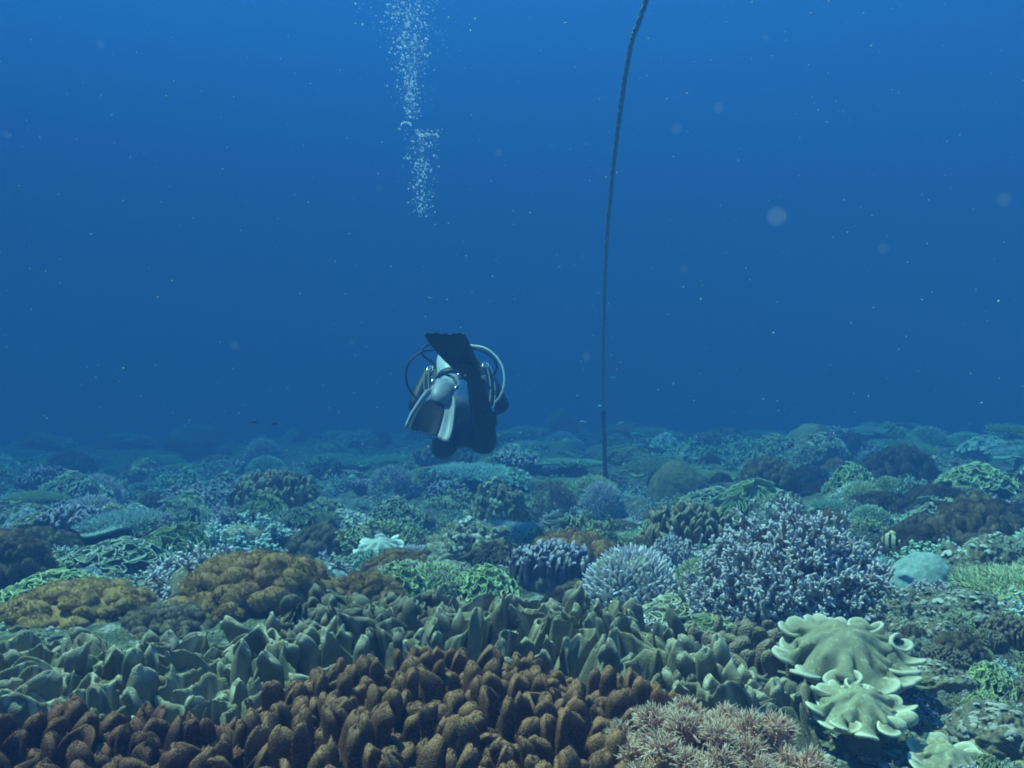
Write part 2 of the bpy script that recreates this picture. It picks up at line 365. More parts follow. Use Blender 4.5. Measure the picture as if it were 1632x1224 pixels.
def branch_bush(mb, R, Hh, n0, r0, lv=3, seed=0, kids=(4, 3), spread=.55, k=5, flat=0.0, density=1.0):
    """stubby branching colony: dome of radius R, height Hh"""
    r_ = np.random.default_rng(seed)
    th = r_.random(n0) * 2 * PI; u = np.sqrt(r_.random(n0)); el = u * 1.45
    D = np.stack([np.sin(el) * np.cos(th), np.sin(el) * np.sin(th), np.cos(el)], -1)
    P = np.stack([np.cos(th) * u * R * .18, np.sin(th) * u * R * .18, np.zeros(n0) - .02 * R], -1)
    Ln = np.full(n0, .60); rad = np.full(n0, r0)
    scale = np.array([R, R, Hh])
    for l in range(lv):
        n = len(P); bend = norm(D + .22 * r_.normal(size=(n, 3)))
        t = np.array([0, .35, .7, .92, 1.0]); 
        c = P[:, None] + scale * Ln[:, None, None] * (D[:, None] * t[None, :, None] + (bend - D)[:, None] * (t ** 2)[None, :, None])
        rr = rad[:, None] * np.array([1, .88, .78, .55, .06])[None]
        a = norm(np.cross(D, [0.3, .5, .81])); b = norm(np.cross(D, a)); an = np.arange(k) * 2 * PI / k
        ring = a[:, None] * np.cos(an)[None, :, None] + b[:, None] * np.sin(an)[None, :, None]
        G = c[:, :, None] + rr[:, :, None, None] * ring[:, None]
        tip = (l + t) / lv
        mb.grid(G, np.broadcast_to(tip[None, :, None], G.shape[:-1]))
        if l == lv - 1: break
        kk = kids[min(l, len(kids) - 1)]
        idx = np.repeat(np.arange(n), kk); m = len(idx)
        ts = .35 + .62 * r_.random(m)
        P = P[idx] + scale * Ln[idx][:, None] * (D[idx] * ts[:, None] + (bend - D)[idx] * (ts ** 2)[:, None])
        D = norm(D[idx] + spread * r_.normal(size=(m, 3)) + [0, 0, .10]); 
        Ln = Ln[idx] * (.30 + .2 * r_.random(m)) * (1 if l else .8); rad = rad[idx] * .84
def core(mb, R, Hh, seed=0, amp=.2, nr=22, nt=44, A=0.0, f=2.0):
    """lumpy dome"""
    s = np.linspace(0, 1, nr)[:, None]; t = (np.arange(nt) * 2 * PI / nt)[None]
    el = s * PI * .56
    D = np.stack([np.sin(el) * np.cos(t), np.sin(el) * np.sin(t), np.cos(el) + 0 * t], -1)
    q = 1 + amp * fbm(D * f + seed * 3.7, 3)
    mb.grid(D * q[..., None] * np.array([R, R, Hh]), A)
def blob_mound(mb, R, Hh, n, br, seed=0, fuzz=0, flen=.012):
    """soft cauliflower mound of small fuzzy heads"""
    r_ = np.random.default_rng(seed)
    core(mb, R * .86, Hh * .86, seed, .25)
    i = np.arange(n) + .5; el = np.arccos(1 - i / n) * 1.0; th = i * 2.399963 + r_.normal(size=n) * .25
    el = np.clip(el + r_.normal(size=n) * .07, 0, 1.6)
    D = np.stack([np.sin(el) * np.cos(th), np.sin(el) * np.sin(th), np.cos(el)], -1)
    q = 1 + .22 * fbm(D * 2 + seed * 3.7, 3)
    P = D * q[:, None] * np.array([R, R, Hh]) * .93
    rad = br * (.65 + .7 * r_.random(n))
    a = np.linspace(0.03, PI - .03, 9)[:, None]; b = (np.arange(12) * 2 * PI / 12)[None]
    S0 = np.stack([np.sin(a) * np.cos(b), np.sin(a) * np.sin(b), np.cos(a) + 0 * b], -1)
    G = P[:, None, None] + rad[:, None, None, None] * S0[None]
    G += br * .3 * np.stack([fbm(G / br * .9 + seed, 2), fbm(G / br * .9 + 9 + seed, 2), fbm(G / br * .9 + 19 + seed, 2)], -1)
    mb.grid(G, .6)
    if fuzz:
        idx = r_.integers(0, n, fuzz); d = norm(r_.normal(size=(fuzz, 3)) + D[idx] * 1.2 + [0, 0, .4])
        spikes(mb, P[idx] + d * rad[idx][:, None] * .95, norm(d + .25 * r_.normal(size=(fuzz, 3))), flen * (.6 + .8 * r_.random(fuzz)), flen * .13, 3)
def spikes(mb, P, D, L, r, k=4, sub=3, seed=0, curve=.25):
    n = len(P); t = np.linspace(0, 1, sub + 1); b2 = norm(D + curve * rg.normal(size=(n, 3)))
    c = P[:, None] + np.asarray(L)[:, None, None] * (D[:, None] * t[None, :, None] + (b2 - D)[:, None] * (t ** 2)[None, :, None])
    rr = r * np.linspace(1, .45, sub + 1); rr[-1] *= .4
    a = norm(np.cross(D, [0.3, .5, .81])); b = norm(np.cross(D, a)); an = np.arange(k) * 2 * PI / k
    ring = a[:, None] * np.cos(an)[None, :, None] + b[:, None] * np.sin(an)[None, :, None]
    G = c[:, :, None] + rr[None, :, None, None] * ring[:, None]
    mb.grid(G, np.broadcast_to((.5 + .5 * t)[None, :, None], G.shape[:-1]))

# ------------------------------------------------------------------ prototypes of the repeated corals
PROTO = {}; MESHES = {}; BASEMESH = {}
def proto_tree(kind, var):
    """root Empty with its parts, built once per kind and variant (unit: about 1 m wide, scaled on use)"""
    seed = var * 11 + len(kind)
    root = empty({'bush': 'branching_coral', 'finger': 'finger_coral', 'mound': 'soft_coral', 'leaf': 'leaf_coral', 'curl': 'lettuce_coral',
                  'boulder': 'boulder_coral', 'nub': 'encrusted_rock', 'leather': 'leather_coral', 'table': 'table_coral'}[kind])
    if kind == 'bush':
        b = MB(); core(b, .30, .34, seed); b.build('base', M['rock'], root)
        m = MB(); branch_bush(m, .56, .66, 80, .020, 4, seed, (4, 3, 3), .65, 4); m.build('branches', M['lav'], root)
    if kind == 'finger':
        b = MB(); core(b, .40, .50, seed); b.build('base', M['rock'], root)
        m = MB(); r_ = np.random.default_rng(seed); n = 900
        i = np.arange(n) + .5; el = np.arccos(1 - i / n); th = i * 2.399963
        D = np.stack([np.sin(el) * np.cos(th), np.sin(el) * np.sin(th), np.cos(el)], -1)
        spikes(m, D * np.array([.38, .38, .48]), norm(D * [1, 1, .6] + [0, 0, .8]), .05 + .06 * r_.random(n), .017, 5, 4)
        m.build('fingers', M['olivebr'], root)
    if kind == 'table':
        b = MB(); core(b, .16, .22, seed); b.build('base', M['rock'], root)
        m = MB(); r_ = np.random.default_rng(seed); n = 1500
        G, A = disc(.5, 6, .08, .03, .10, .2, .03, 14, 60, seed); m.grid(G + [0, 0, .26], .3)
        rr = .5 * np.sqrt(r_.random(n)); th = r_.random(n) * 6.283
        P = np.stack([rr * np.cos(th), rr * np.sin(th), .27 - .10 * .5 * (rr / .5) ** 2.2 ], -1)
        D = norm(np.stack([rr * np.cos(th) * 1.1, rr * np.sin(th) * 1.1, .5 + 0 * rr], -1) + .25 * r_.normal(size=(n, 3)))
        spikes(m, P, D, .035 + .05 * r_.random(n), .010, 4, 2); m.build('plate', M['teal'], root)
    if kind == 'mound':
        m = MB(); blob_mound(m, .44, .34, 110, .062, seed, 9000, .022); m.build('polyp_heads', M['orange'], root)
    if kind == 'leaf':
        b = MB(); core(b, .32, .20, seed); b.build('base', M['rock'], root)
        m = MB(); r_ = np.random.default_rng(seed)
        for q in range(26):
            th = q * 2.4; rr = .38 * math.sqrt((q + .5) / 26); zz = .24 * (1 - (rr / .42) ** 2)
            G, A = disc(.085 + .05 * r_.random(), 4 + q % 3, .30, .20, .0, .5, .010, 12, 72, seed * 40 + q, 0, 0, .35, .2)
            m.grid(place_grid(G, (rr * math.cos(th), rr * math.sin(th), .04 + zz), r_.random() * 6, .35 + .5 * rr, th), A)
        m.build('leaves', M['leaf'], root)
    if kind == 'curl':
        b = MB(); core(b, .26, .12, seed); b.build('base', M['rock'], root)
        m = MB(); r_ = np.random.default_rng(seed)
        for q in range(9):
            th = q * 2.4; rr = .30 * math.sqrt(q / 9)
            G, A = disc(.17 + .05 * r_.random(), 8 + q % 4, .42, .10, -.0, 1.0, .009, 18, 150, seed * 40 + q, 0, 0, .85, .15)
            m.grid(place_grid(G, (rr * math.cos(th), rr * math.sin(th), .04 + .10 * (1 - rr / .3)), r_.random() * 6, .15 + .7 * rr, th), A)
        m.build('blades', M['leaf'], root)
    if kind == 'boulder':
        m = MB(); core(m, .5, .45, seed, .16, 60, 110, f=1.6)
        V = m.v[0]; V += norm(V + 1e-6) * (.018 * np.abs(fbm(V * 9 + seed, 3)))[:, None]; m.build('dome', M['boulder'], root)
    if kind == 'nub':
        m = MB(); core(m, .5, .40, seed, .40, 90, 160, f=2.6)
        V = m.v[0]; V += norm(V + 1e-6) * (.10 * np.abs(fbm(V * 8 + seed, 4)) + .03 * fbm(V * 30, 2))[:, None]
        r_ = np.random.default_rng(seed)
        for q in range(90):
            k = r_.integers(0, 9000); p = V[k]; d = norm(p + [0, 0, .1]); 
            if p[2] < .03: continue
            G, A = disc(.018 + .026 * r_.random(), 3, .35, .2, .3, .6, .012, 6, 24, seed * 50 + q)
            m.grid(place_grid(G, p + d * .008, 0, math.acos(min(1, d[2])), math.atan2(d[1], d[0])), .9 + .1 * r_.random())
        m.build('rock', M['rock'], root)
    if kind == 'leather':
        b = MB(); core(b, .40, .22, seed, .2); b.build('base', M['stalk'], root)
        m = MB(); r_ = np.random.default_rng(seed)
        p = scatter(170, lambda x, y: x * x + y * y < .45 ** 2, (-.5, .5, -.5, .5), .055); n = len(p)
        rr = np.hypot(p[:, 0], p[:, 1]); z = .20 * np.sqrt(np.maximum(0, 1 - (rr / .5) ** 2))
        lobes(m, p[:, 0], p[:, 1], z, .09 + .06 * r_.random(n), .03 + .03 * r_.random(n), .016 + .006 * r_.random(n), r_.random(n) * 6.28,
              r_.normal(size=n) * .5, np.stack([p[:, 0], p[:, 1]], -1) * .8 + r_.normal(size=(n, 2)) * .1, seed, 12)
        m.build('lobes', M['grey'], root)
    return root
NAME2 = {'bush': 'branches', 'finger': 'fingers', 'mound': 'polyp_heads', 'leaf': 'leaves', 'curl': 'blades', 'boulder': 'dome',
         'nub': 'rock', 'leather': 'lobes', 'table': 'plate'}
NVAR = {'bush': 4, 'finger': 2, 'mound': 3, 'leaf': 3, 'curl': 3, 'boulder': 2, 'nub': 2, 'leather': 2, 'table': 2}
PLACED = []
def coral(kind, mat, loc, width, height=None, label=None, cat='coral', group=None, rz=None, var=None, u=None, v=None):
    """one colony as a thing with its own parts; the first of its kind is the source the rest are copied from"""
    var = (len(PLACED) * 7 + 3) % NVAR[kind] if var is None else var
    key = (kind, var)
    if key not in PROTO:
        PROTO[key] = root = src = proto_tree(kind, var)
    else:
        src = PROTO[key]
        root = src.copy(); C.objects.link(root)
        for ch in src.children:
            c = ch.copy(); C.objects.link(c); c.parent = root
    for ch in root.children:
        if ch.name.split('.')[0] == NAME2[kind]:
            k3 = (kind, var, mat)
            if k3 not in MESHES:
                d = BASEMESH.setdefault((kind, var), ch.data); me = d if d.materials[0] == M[mat] else d.copy()
                if me is not d: me.materials[0] = M[mat]
                MESHES[k3] = me
            ch.data = MESHES[k3]
    hh = {'bush': .60, 'finger': .58, 'mound': .40, 'leaf': .36, 'curl': .34, 'boulder': .47, 'nub': .45, 'leather': .34, 'table': .36}[kind]
    sx = width; sz = (height / hh) if height else width
    root.location = tuple(loc); root.scale = (sx, sx, sz)
    root.rotation_euler = (rg.normal() * .06, rg.normal() * .06, rg.random() * 6.28 if rz is None else rz)
    tag(root, label, cat, group)
    PLACED.append((loc[0], loc[1], width * .5, root))
    return root

# ------------------------------------------------------------------ foreground colonies, built once each
def hero(name, label, cat, loc=(0, 0, 0), group=None):
    r = empty(name, loc); tag(r, label, cat, group); return r
def carpet(name, label, inside, box, n, dmin, hrange, arange, brange, mat, dome, seed, group=None, leanf=.12, base='stalk', nth=16, crum=1.0, fuzz=0, ridge=0, rscale=1.0, frac=1.0):
    """a low leathery colony whose upright lobes cover the footprint given by inside(x, y)"""
    cx, cy = (box[0] + box[1]) / 2, (box[2] + box[3]) / 2; cz = float(H(cx, cy, False))
    root = hero(name, label, 'coral', (cx, cy, cz), group)
    p = scatter(n, inside, box, dmin); k = len(p); pall = p
    dm = lambda x, y: dome(x, y) if callable(dome) else dome
    g = H(p[:, 0], p[:, 1], False) + np.array([dm(a, b) for a, b in p]) + .012 * fbm(np.c_[p * 7, np.zeros(k)], 2)
    m = MB(); r_ = np.random.default_rng(seed)
    big = r_.random(k) ** 1.6
    h = hrange[0] + (hrange[1] - hrange[0]) * big; a = arange[0] + (arange[1] - arange[0]) * r_.random(k) ** 1.3
    b = brange[0] + (brange[1] - brange[0]) * r_.random(k)
    wide = r_.random(k) < (.22 if crum > .5 else .12); a = np.where(wide, a * 1.25, a); b = np.where(wide, b * .85, b)
    phi = 1.4 * fbm(np.c_[p * 3.5, np.zeros(k)] + seed, 2) * 2 + r_.normal(size=k) * .6
    sel = r_.random(k) < frac; cv, ln_ = r_.normal(size=k) * np.where(wide, 1.0, .5), r_.normal(size=(k, 2)) * leanf + [0, -.05]
    lobes(m, p[sel, 0] - cx, p[sel, 1] - cy, (g - cz)[sel], h[sel], a[sel], b[sel], phi[sel], cv[sel], ln_[sel], seed, nth, .25 * crum + .05, .42 if crum < .5 else .55, crum, fuzz)
    # the fleshy base the lobes rise from
    gx = np.linspace(box[0] - .05, box[1] + .05, 60); gy = np.linspace(box[2] - .05, box[3] + .05, 44)
    X, Y = np.meshgrid(gx, gy, indexing='ij'); d = np.min(np.hypot(X.ravel()[:, None] - p[:, 0], Y.ravel()[:, None] - p[:, 1]), 1).reshape(X.shape)
    Z = H(X, Y, False) + np.array([dm(x, y) for x, y in zip(X.ravel(), Y.ravel())]).reshape(X.shape) - .16 * sstep(dmin * 1.0, dmin * 3.2, d)
    bm_ = MB(); bm_.grid(np.stack([X - cx, Y - cy, Z - cz], -1)[::-1], .2, wrap=False); bm_.build('base', M[base], root)
    # connected meandering folds between the lobes
    if ridge:
        st = .0030; gx = np.arange(box[0], box[1], st); gy = np.arange(box[2], box[3], st); X, Y = np.meshgrid(gx, gy, indexing='ij')
        q = np.stack([X, Y, 0 * X + seed * 3.1], -1); nf = fbm(q * ridge + .4 * fbm(q * ridge * .6, 2)[..., None], 2)
        gx_, gy_ = np.gradient(nf, st); dist = np.abs(nf) / np.maximum(np.hypot(gx_, gy_), 1.5)
        wd = (.0088 if ridge > 20 else .0095) * (1 + .5 * fbm(q * 30, 2)); pr = np.clip(1 - (dist / wd) ** 2.6, 0, 1) ** .5
        dn = np.min(np.stack([np.hypot(X - a_, Y - b_) for a_, b_ in p[::max(1, k // 160)]]), 0); edge = 1 - sstep(dmin * 1.2, dmin * 3.0, dn)
        hh = (hrange[0] + (hrange[1] - hrange[0]) * np.clip(.45 + 1.0 * fbm(q * 11, 2) + .35 * fbm(q * 34, 1), 0, 1)) * rscale
        dz = np.array([dm(a_, b_) for a_, b_ in zip(X.ravel(), Y.ravel())]).reshape(X.shape)
        Z = pr * hh * edge - .03 * (1 - edge) - .012
        L1, L2 = fbm(q * 9 + 40, 2), fbm(q * 9 + 80, 2)
        G = np.stack([X + Z * (.7 * L1) - cx, Y + Z * (.7 * L2 - .15) - cy, Z + H(X, Y, False) + dz - cz], -1)
        G += .0022 * np.stack([fbm(G * 90, 2), fbm(G * 90 + 9, 2), fbm(G * 90 + 19, 2)], -1)
        fm = MB(); fm.grid(G[::-1], np.clip(pr * .5 + .55 * Z / np.maximum(hh, .02), 0, 1), wrap=False)
        keep = (edge.ravel() > .05); Q = fm.f[0]; fm.f[0] = Q[keep[::-1].reshape(-1)[Q].all(1)] if False else Q[(edge[::-1].ravel()[Q] > .05).all(1)]
        fm.build('folds', M[mat], root)
    m.build('lobes', M[mat], root)
    return root
ell = lambda cx, cy, a, b, wob=.18, ph=0: (lambda x, y: ((x - cx) / a) ** 2 + ((y - cy) / b) ** 2 < 1 + wob * math.sin(5 * math.atan2(y - cy, x - cx) + ph))
def domef(cx, cy, a, b, h): return lambda x, y: h * max(0, 1 - ((x - cx) / a) ** 2 - ((y - cy) / b) ** 2)

G1 = 'brown lobed leather corals in the foreground'
carpet('leather_coral', 'brown fuzzy lobed leather coral filling the bottom left corner', ell(-.66, 1.24, .34, .25), (-1.1, -.3, .92, 1.55), 590, 0.0270,
       (0.0460, 0.1058), (0.0115, 0.028), (0.0095, 0.0150), 'brown', domef(-.66, 1.2, .5, .45, .06), 3, G1, crum=.28, fuzz=50000, ridge=19, rscale=.72)
carpet('leather_coral', 'large brown fuzzy lobed leather coral left of the pink tufted coral', ell(-.10, 1.36, .40, .40), (-.6, .36, .9, 1.8), 1120, 0.0255,
       (0.0506, 0.1104), (0.0100, 0.026), (0.0090, 0.0145), 'brown', domef(-.08, 1.40, .5, .5, .09), 4, G1, crum=.28, fuzz=100000, ridge=19, rscale=.72)
G2 = 'grey lobed leather corals'
carpet('leather_coral', 'grey green lobed leather coral at the left edge below the orange brown mound', ell(-.94, 1.72, .30, .20), (-1.35, -.55, 1.45, 2.0), 312, 0.0359,
       (0.0552, 0.1242), (0.0178, 0.0326), (0.0098, 0.0148), 'grey', domef(-.9, 1.72, .5, .3, .06), 5, G2, crum=.62, ridge=21, frac=.35, rscale=.95)
carpet('leather_coral', 'grey lobed leather coral with tall folded blades behind the brown coral on the left', ell(-.56, 1.76, .24, .22), (-.85, -.2, 1.4, 2.1), 279, 0.0343,
       (0.0552, 0.1288), (0.0163, 0.0311), (0.0090, 0.0139), 'grey', domef(-.55, 1.75, .4, .35, .06), 6, G2, crum=.62, ridge=21, frac=.35, rscale=.95)
carpet('leather_coral', 'dark grey lobed leather coral under the orange soft coral left of centre', ell(-.30, 2.10, .24, .20), (-.62, .0, 1.8, 2.4), 213, 0.0374,
       (0.0644, 0.1288), (0.0178, 0.0296), (0.0107, 0.0148), 'greydk', domef(-.3, 2.1, .35, .3, .08), 8, G2, crum=.62, ridge=21, frac=.75, rscale=.95)
carpet('leather_coral', 'grey lobed leather coral with pointed lobes behind the large brown coral at centre', ell(.06, 1.98, .32, .26), (-.35, .42, 1.6, 2.35), 493, 0.0328,
       (0.0644, 0.1380), (0.0133, 0.0266), (0.0082, 0.0131), 'grey', domef(.06, 2.0, .45, .4, .08), 9, G2, crum=.62, ridge=21, frac=.35, rscale=.95)
carpet('leather_coral', 'grey tongue shaped leather coral between the brown coral and the pink tufts', ell(.345, 1.66, .06, .13), (.26, .44, 1.48, 1.82), 42, 0.0359,
       (0.0736, 0.1288), (0.0148, 0.0222), (0.0098, 0.0139), 'grey', domef(.35, 1.66, .15, .25, .06), 10, G2, crum=.62, ridge=21, frac=.9, rscale=.95)
carpet('leather_coral', 'small grey folded leather coral just left of the two cream ruffled corals', ell(.45, 1.66, .085, .10), (.33, .55, 1.5, 1.85), 55, 0.0328,
       (0.0552, 0.1012), (0.0163, 0.0252), (0.0098, 0.0139), 'grey', domef(.45, 1.66, .2, .2, .03), 12, G2, crum=.62, ridge=21, frac=.8, rscale=.95)
carpet('leather_coral', 'dull brown low lobed coral behind the grey tongues and below the ruffled leaf coral', ell(.50, 2.02, .17, .16), (.3, .72, 1.8, 2.25), 147, 0.0351,
       (0.0460, 0.0828), (0.0163, 0.0266), (0.0115, 0.0164), 'browns', domef(.5, 2.0, .3, .3, .04), 13, G2, crum=.3)

# the big lavender branching dome
def bush_hero(label, loc, R, Hh, n0, r0, seed, mat, kids=(6, 5), lv=3, group=None):
    r = hero('branching_coral', label, 'coral', loc, group)
    b = MB(); core(b, R * .5, Hh * .45, seed); b.build('base', M['rock'], r)
    m = MB(); branch_bush(m, R, Hh, n0, r0, lv, seed, kids, .70, 5); m.build('branches', M[mat], r); return r
g = ground_at(1292, 1010)
bush_hero('big lavender grey branching coral dome on the right above the cream ruffled corals', g + [0, .18, -.03], .345, .44, 330, .0068, 21, 'lav', (5, 4, 3), 4)
PLACED.append((g[0], g[1] + .18, .36, None))
g = ground_at(1085, 945)
bush_hero('smaller branching coral with upright lavender tips just left of the big lavender dome', g + [0, .12, -.02], .19, .31, 100, .0072, 22, 'lav', (5, 4, 3), 4)
PLACED.append((g[0], g[1] + .12, .2, None))

# ruffled leather corals on stalks
def saddle(label, u, v, Y, R, n, seed, rz=0, tilt=.26, mat='cream', group='cream ruffled leather corals on stalks', **k):
    Y = Y or ground_at(u, v + 26)[1] + .1
    c = PX(u, v, Y); gz = float(H(c[0], c[1], False)); r = hero('leather_coral', label, 'coral', (c[0], c[1], gz), group)
    G, A = ruffle(R, n, seed, th=R * .06, **k); top = c[2] - gz
    G = place_grid(G, (0, 0, top + R * .42), rz, tilt, -PI / 2)
    m = MB(); m.grid(G, A); m.build('cap', M[mat], r)
    z = np.linspace(0, 1, 14)[:, None]; t = (np.arange(40) * 2 * PI / 40)[None]
    rr = R * (.42 - .14 * z + .10 * (1 - z)) * (1 + .06 * np.sin(7 * t + seed) + .04 * np.sin(11 * t))
    s_ = MB(); s_.grid(np.stack([rr * np.cos(t), rr * np.sin(t), -.06 + z * (top + R * .02 + .06) + 0 * t], -1)[::-1], .1); s_.build('stalk', M['stalk'], r)
saddle('wide cream ruffled leather coral, the upper and larger of two beside each other', 1350, 1050, 1.82, .140, 9, 31, .4)
saddle('cream ruffled leather coral with deep folds, the lower of two beside each other', 1372, 1135, 1.58, .084, 8, 32, 1.7, .20)
saddle('small cream ruffled leather coral cut off by the bottom edge at lower right', 1516, 1216, 1.5, .056, 6, 33, .2)
saddle('bright white ruffled leather coral standing alone left of centre', 605, 878, None, .125, 8, 36, .2, .30, 'leafw')

# pink tufted soft coral at the bottom
def tufted(label, cx, cy, a, b, n, seed):
    cz = float(H(cx, cy, False)); r = hero('tufted_coral', label, 'coral', (cx, cy, cz))
    p = scatter(n, ell(cx, cy, a, b, .1), (cx - a * 1.1, cx + a * 1.1, cy - b * 1.1, cy + b * 1.1), .031)
    r_ = np.random.default_rng(seed); base = MB(); m = MB()
    for q, (x, y) in enumerate(p):
        rr = ((x - cx) / a) ** 2 + ((y - cy) / b) ** 2
        if rr > 1: continue
        z = float(H(x, y, False)) - cz + .12 * max(0, 1 - rr) ** .7 + .03 + .009 * float(np.clip(r_.normal(), -1, 1)) + .012 * r_.normal()
        c = np.array([x - cx, y - cy, z]); R = .015 + .008 * r_.random()
        # stem with a rounded head
        zz = np.array([-.16, -.03, 0, R * .5, R * .85, R])[:, None]; pr = np.array([.2, .4, 1, .85, .5, .02])[:, None] * R
        t = (np.arange(10) * 2 * PI / 10)[None]
        base.grid((c + np.stack([pr * np.cos(t), pr * np.sin(t), zz + 0 * t], -1))[::-1], .1)
        k = 190; d = norm(r_.normal(size=(k, 3)) + [(x - cx) * 3, (y - cy) * 3, .9]); d[:, 2] = np.abs(d[:, 2]) * .9 + .02; d = norm(d)
        spikes(m, c + d * R * .85, norm(d + [(x - cx) * 1.2, (y - cy) * 1.2, .25]), .010 + .013 * r_.random(k), .00135, 4, 3, curve=.40)
    base.build('stems', M['pink'], r); m.build('tentacles', M['pink'], r)
tufted('pinkish tufted soft coral with fine bristly fingers at the bottom right of centre', .285, 1.27, .185, .20, 170, 5)

